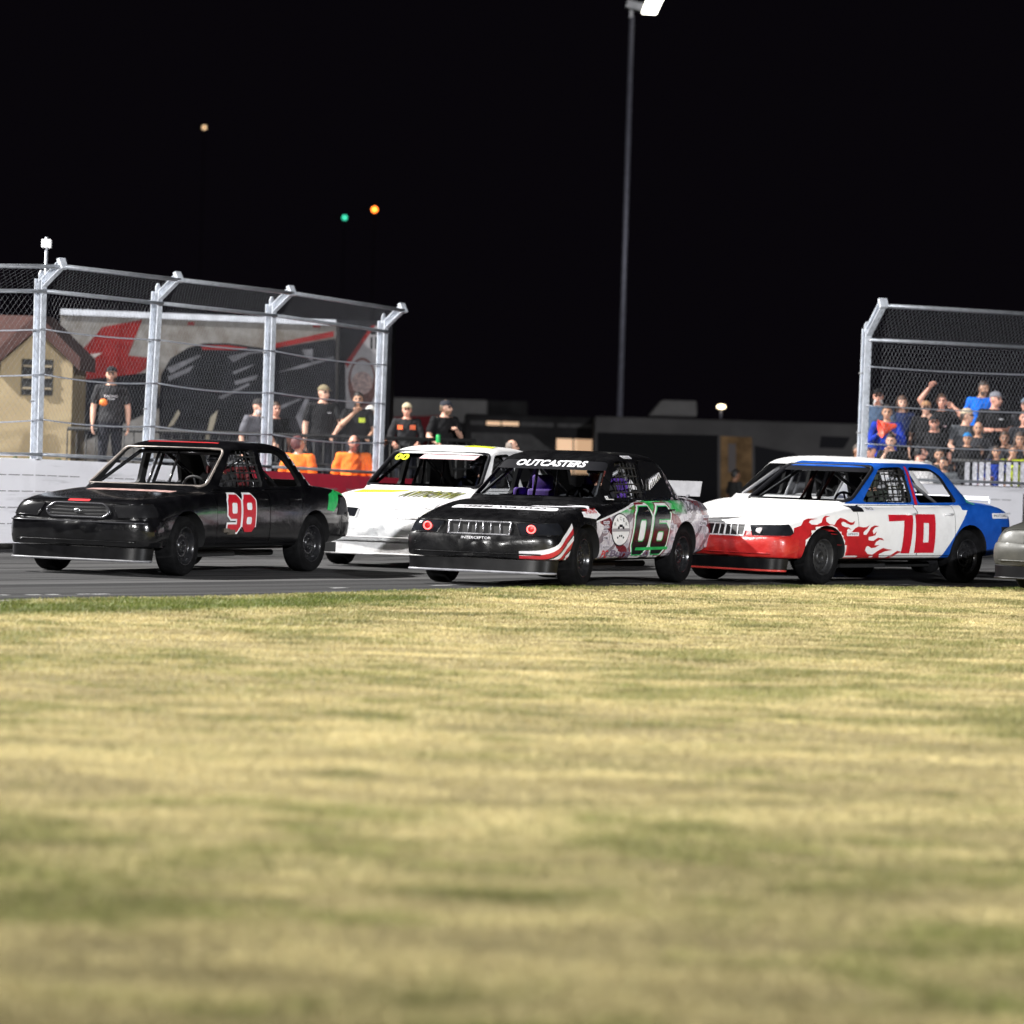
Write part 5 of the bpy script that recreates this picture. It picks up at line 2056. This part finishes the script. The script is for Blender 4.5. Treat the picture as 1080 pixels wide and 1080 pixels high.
    nrm = np.empty(n * 3); me.vertices.foreach_get('normal', nrm); nrm = nrm.reshape(-1, 3)

    def layer(name, mask, push, m, noise_=0.0, fix=None):
        """a garment or hair: the masked skin lifted off the body, with a turned-in rim"""
        keep = np.zeros(n, bool); keep[mask] = True
        lbm = bmesh.new(); lbm.from_mesh(me)
        lbm.verts.ensure_lookup_table()
        dead = [v for v in lbm.verts if not keep[v.index]]
        pz = push if isinstance(push, np.ndarray) else np.full(n, push)
        for v in lbm.verts:
            i = v.index
            if keep[i]:
                w = pz[i]
                if noise_: w += noise_ * (math.sin(co[i, 2] * 41 + co[i, 0] * 23) * .5 + math.sin(co[i, 0] * 67 - co[i, 2] * 53 + co[i, 1] * 31) * .5)
                v.co = Vector(co[i] + nrm[i] * w)
        bmesh.ops.delete(lbm, geom=dead, context='VERTS')
        if len(lbm.faces) == 0: lbm.free(); return None
        # the rim
        ed = [e for e in lbm.edges if e.is_boundary]
        ex = bmesh.ops.extrude_edge_only(lbm, edges=ed)
        for g in ex['geom']:
            if isinstance(g, bmesh.types.BMVert): g.co -= g.normal * .010 if g.normal.length else Vector((0, 0, 0))
        for f in lbm.faces: f.smooth = True; f.material_index = 0
        m2 = bpy.data.meshes.new(name); lbm.to_mesh(m2); lbm.free()
        return link(name, m2, root, [m])
    # hands
    hbm = MB()
    for w, d, s, nm in hands:
        up = Vector((s * 1.0, 0, .1)) if nm in ('down',) else (Vector((0, -.2, 1)) if nm in ('rail', 'out', 'wheel', 'hold', 'crossed') else Vector((s * .6, .8, 0)))
        add_hand(hbm, w + d * .012, d, up, -s if nm == 'down' else (-s if d.dot(Vector((-s, 0, 0))) < .5 else 1), .45 if nm in ('down', 'crossed') else .8, .92 if female else 1.0)
    hm = hbm.mesh('hands')
    bm2 = bmesh.new(); bm2.from_mesh(me); bm2.from_mesh(hm)
    me2 = bpy.data.meshes.new('body'); bm2.to_mesh(me2); bm2.free()
    link('body', me2, root, [skin(tone), M_EYE, M_LIP, M_BROW])
    z = co[:, 2]
    waist = .93
    sl = ((names == 'torso') & (z > waist) & (z < 1.478)) | ((names == 'neck') & (z < 1.478)) | ((names == 'arm') & (tt < min(1, sleeve))) | ((names == 'leg') & (z > waist))
    if sleeve > 1: sl |= ((names == 'arm')) | ((names == 'fore') & (tt < min(.97, sleeve - 1)))
    flare = np.where(z < 1.05, .020, .013) + np.where((names == 'arm') & (tt > .3), .008, 0)
    layer('shirt', sl, flare, cloth(shirt), .0045)
    pt = ((names == 'leg')) | ((names == 'torso') & (z <= waist + .03))
    layer('trousers', pt & (z < waist + .05 if not sit else pt), .011, cloth(pants), .004)
    ft = (names == 'foot')
    layer('shoe', ft, .009, cloth((.03, .03, .032)))
    H = ishead
    if hair:
        if hairstyle == 'short': mk = H & (hl[:, 2] > -.045) & ((hl[:, 2] > .058) | (hl[:, 1] > .005 + (.06 - hl[:, 2]) * .35)) & ((hl[:, 1] > -.045) | (hl[:, 2] > .066))
        elif hairstyle == 'receding': mk = H & (hl[:, 2] > -.05) & (hl[:, 1] > .01) & (hl[:, 2] < .075)
        else: mk = (H | (names == 'neck')) & (((hl[:, 2] > .060) & (hl[:, 1] > -.075)) | (hl[:, 1] > -.01))
        layer('hair', mk, .015 if hairstyle != 'long' else .020, mat('hair', hair, .6, var=.3, vscale=30), .004)
        if hairstyle == 'long':
            hb = MB()
            for k in range(15):
                a = R(-105 + 210 * k / 14)
                p0 = HM @ (HC + Vector((.080 * math.sin(a), .012 + .075 * math.cos(a), .03)))
                p1 = HM @ (HC + Vector((.092 * math.sin(a), .022 + .078 * math.cos(a), -.07)))
                p2 = Vector((p1.x * 1.15, p1.y + .012, 1.43 - .03 * r_.random()))
                hb.tube([p0, p1, p2], [.018, .024, .012], 6)
            hb.build('hair_lock', mat('hair', hair, .55, var=.3, vscale=30), root); kids(root)[-1]['kind'] = 'stuff'
    if beard:
        col, ln = beard
        mk = H & (hl[:, 2] < -.038) & (hl[:, 1] < .012) & ~((np.abs(hl[:, 0]) < .020) & (np.abs(hl[:, 2] + .067) < .007)) & ((np.abs(hl[:, 0]) > .030) | (hl[:, 2] < -.050)) & (hl[:, 1] < -.0)
        pz = .006 + ln * np.clip((-.05 - hl[:, 2]) / .06, 0, 1)
        layer('beard', mk, pz, mat('beard', col, .8, var=.3, vscale=40), .003)
    if cap:
        hb = MB()
        hb.ball(HC + Vector((0, .010, .050)), (.087, .105, .082), 20, 12)
        bmesh.ops.bisect_plane(hb.bm, geom=hb.bm.verts[:] + hb.bm.edges[:] + hb.bm.faces[:], plane_co=HC + Vector((0, 0, .046)), plane_no=(0, .12, 1), clear_inner=True)
        hb.ball(HC + Vector((0, .010, .132)), .007, 8, 6)
        hb.bm.transform(HM)
        c_ = hb.build('cap', cloth(cap), root)
        if brim:
            hb = MB()
            top, bot = [], []
            for k in range(13):
                t = math.pi * k / 12
                x, y = .082 * math.cos(t), -.060 - .092 * math.sin(t)
                drop = .014 * math.cos(t) ** 2 + .012 * math.sin(t)
                top.append(HC + Vector((x, y, .060 - drop)))
            v1 = [hb.bm.verts.new(p) for p in top]; v2 = [hb.bm.verts.new(p - Vector((0, 0, .006))) for p in top]
            hb.bm.faces.new(v1); hb.bm.faces.new(list(reversed(v2)))
            for k in range(12): hb.bm.faces.new((v1[k], v1[k + 1], v2[k + 1], v2[k]))
            hb.bm.faces.new((v1[-1], v1[0], v2[0], v2[-1]))
            hb.bm.transform(HM)
            hb.build('cap_brim', cloth(brim if isinstance(brim, tuple) else cap), c_)
    if glasses:
        hb = MB()
        for s in (-1, 1):
            c = HC + Vector((.032 * s, -.090, .008))
            hb.tube([c + Vector((.022 * math.cos(t), 0, .015 * math.sin(t))) for t in np.linspace(0, 2 * math.pi, 13)], .0035, 5, cap=False)
            hb.tube([c + Vector((.022 * s, 0, .004)), HC + Vector((.078 * s, .0, .006))], .003, 5)
        hb.tube([HC + Vector((-.011, -.092, .012)), HC + Vector((.011, -.092, .012))], .003, 5)
        hb.bm.transform(HM); hb.build('glasses', M_INK, root)
    if extras: extras(root, HM, HC)
    sc = h / 1.76
    root.scale = (sc * wide, sc * (1 + (wide - 1) * .5), sc)
    if loc is None:
        t = P(px, py, Y)
        topz = (1.775 if cap else 1.760) * sc
        root.location = (t.x, Y, t.z - topz)
        base = math.atan2(t.x, Y)
        root.rotation_euler = (lean, 0, -base + yaw)
    else:
        root.location = loc
        root.rotation_euler = (lean, 0, rz)
    return root


BLK = (.006, .006, .007)


def chest_print(w, h, z, m, x=0.0, name='shirt_print', txt=None, y=-.142):
    def fn(root, HM, HC):
        hb = MB()
        if txt:
            for i, (t, ww, hh, zz) in enumerate(txt):
                me = text2d(t, ww, hh, .01)
                bm_ = bmesh.new(); bm_.from_mesh(me)
                for v in bm_.verts:
                    xx = v.co.x - ww / 2 + x
                    v.co = Vector((xx, y + .35 * xx * xx * 4 - .0, v.co.y + zz))
                me.clear_geometry(); bm_.to_mesh(me); bm_.free()
                link(name, me, root, [m])
            hb.bm.free()
        else:
            n = 8
            for k in range(n):
                x0, x1 = x - w / 2 + w * k / n, x - w / 2 + w * (k + 1) / n
                f = lambda xx: y + 1.4 * xx * xx
                hb.face([(x0, f(x0), z), (x1, f(x1), z), (x1, f(x1), z + h), (x0, f(x0), z + h)])
            bmesh.ops.remove_doubles(hb.bm, verts=hb.bm.verts[:], dist=1e-5)
            hb.build(name, m, root)
    return fn


def both(*fs):
    def fn(*a):
        for f in fs: f(*a)
    return fn


M_ORG = mat('neon_orange', (.85, .20, .03), .6, var=.15)
M_HIVIS = mat('hi_vis_yellow', (.62, .75, .03), .6, var=.15)


def earmuff(root, HM, HC):
    hb = MB(); hb.ball((.02 + .13 * -1, -.165, 1.22), (.062, .045, .055), 14, 10)
    hb.build('ear_defender', M_ORG, root)


def headphones(root, HM, HC):
    hb = MB()
    for s in (-1, 1): hb.ball(HC + Vector((.090 * s, .010, -.004)), (.024, .042, .050), 12, 10)
    pts = [HC + Vector((.092 * math.cos(t), .012, .02 + .115 * math.sin(t))) for t in np.linspace(0, math.pi, 13)]
    hb.tube(pts, .011, 8)
    hb.tube([HC + Vector((-.085, -.02, -.03)), HC + Vector((-.055, -.10, -.065))], .006, 6)
    hb.bm.transform(HM); hb.build('headset', M_INK, root)


GROUP = 'people behind the left fence'
p1 = person('man in a black tee with white print and orange ear defender beside the booth', 118, 385.5, 66.0, 1.80, cap=(.012, .012, .014), beard=((.10, .075, .055), .012), extras=both(chest_print(0, 0, 0, M_STK, txt=[('RACING', .20, .035, 1.30), ('TEAM', .11, .02, 1.265)]), earmuff), arms=('down', 'down'), head=R(-5))
person('grey bearded man in a dark tee in front of the dark car print', 266, 419, 69.2, 1.72, cap=(.03, .028, .028), beard=((.34, .33, .33), .055), shirt=(.10, .10, .115), yaw=R(35), head=R(15), arms=('rail', 'down'), lean=R(6))
person('man in a black tee half hidden by the third fence post', 291, 424, 69.6, 1.68, hair=(.05, .03, .02), shirt=BLK, yaw=R(20), arms=('down', 'down'), tone='pink')
person('tall man in a tan cap and black tee standing behind the orange shirts', 341, 405, 69.0, 1.84, cap=(.20, .165, .10), shirt=BLK, arms=('out', 'down'), head=R(28), yaw=R(8), extras=chest_print(.06, .014, 1.33, M_STK, .09), tone='fair')
person('dark haired bearded man with a yellow patch on his black shirt', 378, 413.5, 69.0, 1.74, hair=(.015, .011, .009), beard=((.02, .015, .012), .012), shirt=BLK, arms=('rail', 'chin'), extras=chest_print(.10, .075, 1.27, M_HIVIS, .07, y=-.150), tone='tan')
person('man in a white cap hidden by the last fence post at left', 391, 427, 69.4, 1.64, cap=(.62, .60, .56), shirt=BLK, arms=('rail', 'rail'), tone='fair')
M_ORGP = mat('orange_patch', (.80, .13, .03), .5, emit=None, var=.2)
person('man in a beige cap and black jacket with orange shoulder patches at the rail', 429.5, 424, 68.6, 1.62, cap=(.46, .40, .27), shirt=(.018, .018, .02), sleeve=1.95, arms=('rail', 'rail'), extras=both(chest_print(.09, .075, 1.30, M_ORGP, -.11, y=-.150), chest_print(.10, .08, 1.30, M_ORGP, .11, y=-.150)), tone='pink')
person('man in a black and white cap leaning on the rail with his hands together', 467, 421, 68.6, 1.68, cap=(.025, .027, .035), hair=(.10, .07, .045), shirt=BLK, arms=('hold', 'rail'), head=R(48), yaw=R(22), lean=R(4), extras=None, tone='fair', beard=((.20, .12, .07), .006))
orange = (.80, .17, .022)
person('worker in an orange shirt looking down behind the red wall', 316, 459.5, 65.6, 1.76, wide=1.09, hair=(.10, .03, .03), shirt=orange, sleeve=.95, yaw=R(150), head=R(-20), nod=R(-18), arms=('down', 'down'), tone='tan')
person('bald bearded worker in an orange shirt and glasses behind the red wall', 373.5, 458.5, 65.9, 1.76, wide=1.09, shirt=orange, sleeve=.95, glasses=True, beard=((.14, .07, .05), .020), arms=('down', 'down'), tone='pink', belly=.03, head=R(6))
person('bald man in profile showing only his head above the white car', 540, 463.5, 66.0, 1.62, shirt=(.03, .03, .035), hair=(.16, .13, .11), hairstyle='receding', yaw=R(70), head=R(20), tone='fair')
person('dark figure standing in the doorway of the dim trailer', 776, 495, 88.0, 1.60, shirt=(.02, .02, .02), pants=(.015, .015, .018), hair=(.01, .01, .01), yaw=R(120), tone='brown')

GROUP = 'crowd behind the right fence'
person('white bearded man in a black cap and blue grey shirt by the right fence post', 926.5, 409, 69.6, 1.80, cap=BLK, beard=((.50, .47, .46), .03), shirt=(.055, .085, .14), glasses=True, tone='pink', arms=('rail', 'down'))
def megaphone(root, HM, HC):
    pass


person('boy in a royal blue shirt behind the orange megaphone', 936, 427, 68.3, 1.74, hair=(.03, .022, .018), shirt=(.008, .03, .30), sleeve=1.95, arms=('hold', 'hold'), tone='tan')
person('brown haired woman in a navy top at the back of the stand', 951.5, 417.5, 69.6, 1.68, hair=(.075, .04, .025), hairstyle='long', shirt=(.012, .022, .075), female=True, tone='fair', head=R(8))
person('teenager in a tan cap and glasses chewing behind the black capped man', 977, 422, 69.5, 1.62, cap=(.34, .19, .10), hair=(.04, .025, .02), glasses=True, shirt=BLK, arms=('face', 'down'), tone='fair')
person('boy in a black tee with both arms raised to his head', 993.5, 415.5, 69.9, 1.74, hair=(.09, .05, .03), shirt=BLK, arms=('ear', 'high'), extras=chest_print(.11, .025, 1.22, M_PINK, .03), tone='pink')
person('stocky bearded man in a black cap and black tee in the middle of the crowd', 985.5, 437, 68.3, 1.70, cap=(.012, .012, .014), beard=((.22, .15, .12), .018), shirt=BLK, belly=.06, glasses=True, arms=('down', 'down'), tone='pink', sleeve=.9)
person('young man in a tan cap and charcoal tee looking right', 1019, 429.5, 68.4, 1.76, cap=(.46, .38, .27), hair=(.03, .02, .015), shirt=(.055, .06, .068), head=R(62), yaw=R(15), glasses=True, tone='fair', arms=('out', 'out'))
person('tall dark haired man in a bright blue tee looking right', 1036, 401.5, 70.9, 1.78, hair=(.03, .02, .016), shirt=(.006, .13, .62), sleeve=.9, head=R(52), yaw=R(-12), nod=R(8), beard=((.05, .035, .03), .005), tone='tan', arms=('down', 'down'))
person('man in a grey cap and black tee with his arms crossed', 1049.5, 412, 69.6, 1.82, cap=(.17, .175, .20), shirt=BLK, arms=('crossed', 'crossed'), head=R(45), yaw=R(12), extras=chest_print(.075, .025, 1.32, M_STK, .085), tone='pink')
person('bald older man in a dark shirt in front of the crossed arms', 1032, 444.5, 68.2, 1.60, shirt=(.022, .022, .026), hair=(.20, .17, .15), hairstyle='receding', tone='tan', arms=('rail', 'rail'))
person('child in a bright blue cap at the rail', 1020.5, 455.5, 67.2, 1.40, cap=(.02, .17, .42), brim=False, shirt=BLK, arms=('down', 'down'), tone='tan')
person('person in a grey hood at the right frame edge', 1083, 418.5, 69.8, 1.76, cap=(.13, .16, .20), shirt=(.02, .02, .024), tone='pink', arms=('rail', 'rail'), head=R(-15))
person('woman in dark clothes resting her face in her hands at far right', 1076, 456, 67.6, 1.64, hair=(.05, .032, .024), hairstyle='long', shirt=(.03, .03, .034), female=True, arms=('face', 'face'), tone='tan')
person('woman in a black top holding her hands to her face', 940, 457.5, 67.3, 1.66, hair=(.03, .02, .016), shirt=BLK, female=True, arms=('down', 'face'), tone='fair', head=R(-10))
person('man in a blue cap and white shirt next to the right fence post', 919, 466.5, 66.4, 1.68, cap=(.012, .05, .30), shirt=(.62, .61, .62), sleeve=.95, yaw=R(-25), tone='pink', arms=('down', 'down'))
person('official in a white shirt and black headset behind the wall', 971, 467, 66.2, 1.72, hair=(.015, .012, .011), shirt=(.66, .65, .64), sleeve=1.9, yaw=R(48), head=R(30), extras=headphones, tone='pink', cap=(.012, .012, .014), arms=('down', 'down'))
person('dark bearded man behind the white shirted official', 991, 472.5, 67.2, 1.62, hair=(.02, .015, .012), beard=((.025, .018, .014), .014), shirt=(.03, .028, .03), tone='tan', arms=('down', 'down'))
person('bearded man in a grey shirt low in front of the official', 996, 481.5, 66.5, 1.52, hair=(.02, .015, .012), beard=((.025, .018, .014), .012), shirt=(.12, .13, .14), head=R(-25), tone='tan', arms=('down', 'down'))
person('child in a dark shirt standing at the picket rail', 1033, 470, 67.5, 1.42, hair=(.02, .016, .014), shirt=(.010, .03, .22), arms=('rail', 'rail'), tone='tan')
person('child in a royal blue shirt between the picket rail and the child in dark', 1051, 470, 67.5, 1.42, hair=(.03, .02, .015), shirt=(.012, .045, .34), arms=('rail', 'rail'), tone='tan')
person('child in a hi vis yellow vest at the picket rail', 1069, 469, 67.5, 1.44, hair=(.03, .02, .015), shirt=(.60, .74, .03), sleeve=.2, arms=('down', 'down'), tone='tan')
person('man in a white shirt in the dark beyond the flamed car', 905, 468, 68.0, 1.66, shirt=(.55, .54, .55), sleeve=.95, hair=(.04, .03, .025), yaw=R(40), tone='brown', arms=('down', 'down'))

person('man in a dark jacket below the grey hood at the right frame edge', 1081, 433, 68.5, 1.70, hair=(.04, .028, .02), shirt=(.018, .018, .022), sleeve=1.95, tone='pink', arms=('down', 'down'))
person('person in dark clothes between the yellow vest and the blue cap', 1060, 455, 67.9, 1.62, hair=(.05, .03, .02), shirt=(.025, .025, .03), tone='brown', arms=('face', 'down'))

# the orange megaphone the boy holds
c = P(934, 450, 67.85)
mg = empty('megaphone', c, R(0)); tag(mg, 'bright orange megaphone held up in the crowd', 'megaphone')
b = MB()
b.lathe([(.02, -.02), (.035, 0), (.045, .05), (.10, .18), (.145, .25), (.138, .25), (.09, .17), (.03, .02)], 24, 'Z')
b.bm.transform(Matrix.Rotation(R(-104), 4, 'Y') @ Matrix.Rotation(R(12), 4, 'X'))
o = b.build('horn', mat('neon_coral', (.90, .10, .05), .5, var=.1), mg); o.location = (.15, 0, .02)
b = MB(); b.box((.08, 0, -.07), (.035, .04, .13)); b.build('grip', M_INK, mg)

# drivers
GROUP = 'drivers at the wheel'
def driver(car, label, helmet_col, suit):
    M = Matrix.Translation(car.location) @ Matrix.Rotation(car.rotation_euler.z, 4, 'Z')
    sc = .93
    loc = M @ Vector((X(2.66), .36, .535 - .86 * sc))
    def helm(root, HM, HC):
        hb = MB()
        hb.ball(HC + Vector((0, .006, .005)), (.118, .138, .140), 24, 16)
        hb.tube([HC + Vector((.119 * math.sin(a), .006 - .140 * math.cos(a), .012)) for a in np.linspace(-1.0, 1.0, 13)], .020, 8, mi=1)
        hb.bm.transform(HM); hb.build('helmet', [mat('helmet', helmet_col, .2, coat=.5, var=.3, vscale=12), M_LAMP], root)
    return person(label, None, None, None, 1.76 * sc, shirt=suit, sleeve=1.95, pants=suit, arms=('wheel', 'wheel'), sit=True, loc=loc, rz=car.rotation_euler.z + R(90), extras=helm, vox=.015)


driver(c98, 'helmeted driver at the wheel of the black 98 car', (.03, .03, .035), (.02, .02, .022))
driver(c06, 'helmeted driver at the wheel of the wrapped 06 car', (.16, .04, .04), (.02, .02, .024))
driver(c80, 'helmeted driver in dark suit at the wheel of the white car with neon trim', (.10, .10, .12), (.012, .014, .03))
driver(c70, 'helmeted driver at the wheel of the flamed 70 car', (.05, .06, .05), (.05, .06, .05))
driver(c2, 'helmeted driver in the white car hidden behind the flamed car', (.2, .2, .2), (.03, .03, .03))
driver(cg, 'helmeted driver in the grey car at the frame edge', (.2, .05, .05), (.03, .03, .03))

# ------------------------------------------------------------------ stand, rails, picket
ra, rb = P(900, 500, 67.0), P(1250, 510, 69.5)
ang = math.atan2(0.0, 1)
st = empty('grandstand', (ra.x - .8, 0, 0)); tag(st, 'dark stepped grandstand the crowd at the right stands on', 'grandstand')
M_STEP = mat('dull_step', (.05, .05, .055), .6, .2, var=.25)
for y0, y1, z in ((67.75, 68.95, .45), (68.95, 70.3, .76), (70.3, 71.8, 1.0)):
    b = MB(); b.box((4.2, (y0 + y1) / 2, z / 2), (8.4, y1 - y0 - .01, z)); b.build('tread', M_STEP, st)
M_PICK = mat('dull_white_picket', (.42, .42, .46), .6, var=.35, vscale=30)
pr = empty('picket_rail', (P(1010, 500, 66.95).x, 66.95, 0)); tag(pr, 'dark rail with white pickets above the right wall', 'railing')
w0 = P(1010, 500, 66.95); x_end = P(1100, 500, 66.95).x - w0.x
f_ = lambda px, py: (P(px, py, 66.95).x - w0.x, P(px, py, 66.95).z)
for px in (1019.5, 1027.5, 1034.5, 1041.5, 1055.5, 1063, 1070.5, 1078, 1086):
    (xa, za), (xb, zb) = f_(px, 515), f_(px, 487.5)
    b = MB(); b.box((xa, 0, (za + zb) / 2), (.070, .02, zb - za)); b.build('picket', M_PICK if px != 1048 else M_INK, pr)
b = MB()
b.tube([(-.1, .03, f_(1010, 486)[1]), (x_end, .03, f_(1100, 489.5)[1])], .035, 8)
b.build('rail', M_DARK, pr)
b = MB(); b.box((x_end / 2, .05, .72), (x_end + .2, .02, .5)); b.build('backing', M_DARK, pr)
b = MB()
c = P(1012, 486, 66.0)
b.tube([(0, 0, -.45), (0, 0, .75)], .05, 8)
for k in range(6): b.box((0, -.05, -.3 + .17 * k), (.07, .012, .06 + .02 * (k % 2)))
# the rail at the left deck
dr = empty('deck_rail', (-3.6, 67.75, 0)); tag(dr, 'dark railing at the front of the spectators deck', 'railing')
b.bm.free()
zt = P(440, 463, 67.75).z
for nm, z, r in (('rail', zt, .03), ('rail', zt - .45, .02)):
    b = MB(); b.tube([(-3.4, 0, z), (3.0, 0, z)], r, 8); b.build(nm, M_DARK, dr)
for x in np.linspace(-3.4, 3.0, 44):
    b = MB(); b.tube([(x, 0, .1), (x, 0, zt)], .012, 6); b.build('baluster', M_DARK, dr)
b = MB(); c = P(462, 467, 67.6)
can = empty('drink_can', c); tag(can, 'green and silver drink can on the deck rail', 'can')
b.lathe([(.001, 0), (.03, 0), (.033, .01), (.033, .11), (.027, .125), (.001, .125)], 16); b.build('can_body', M_GREENV, can)
b = MB(); b.lathe([(.001, .126), (.025, .127), (.026, .133), (.001, .130)], 16); b.build('can_lid', M_CHROME, can)
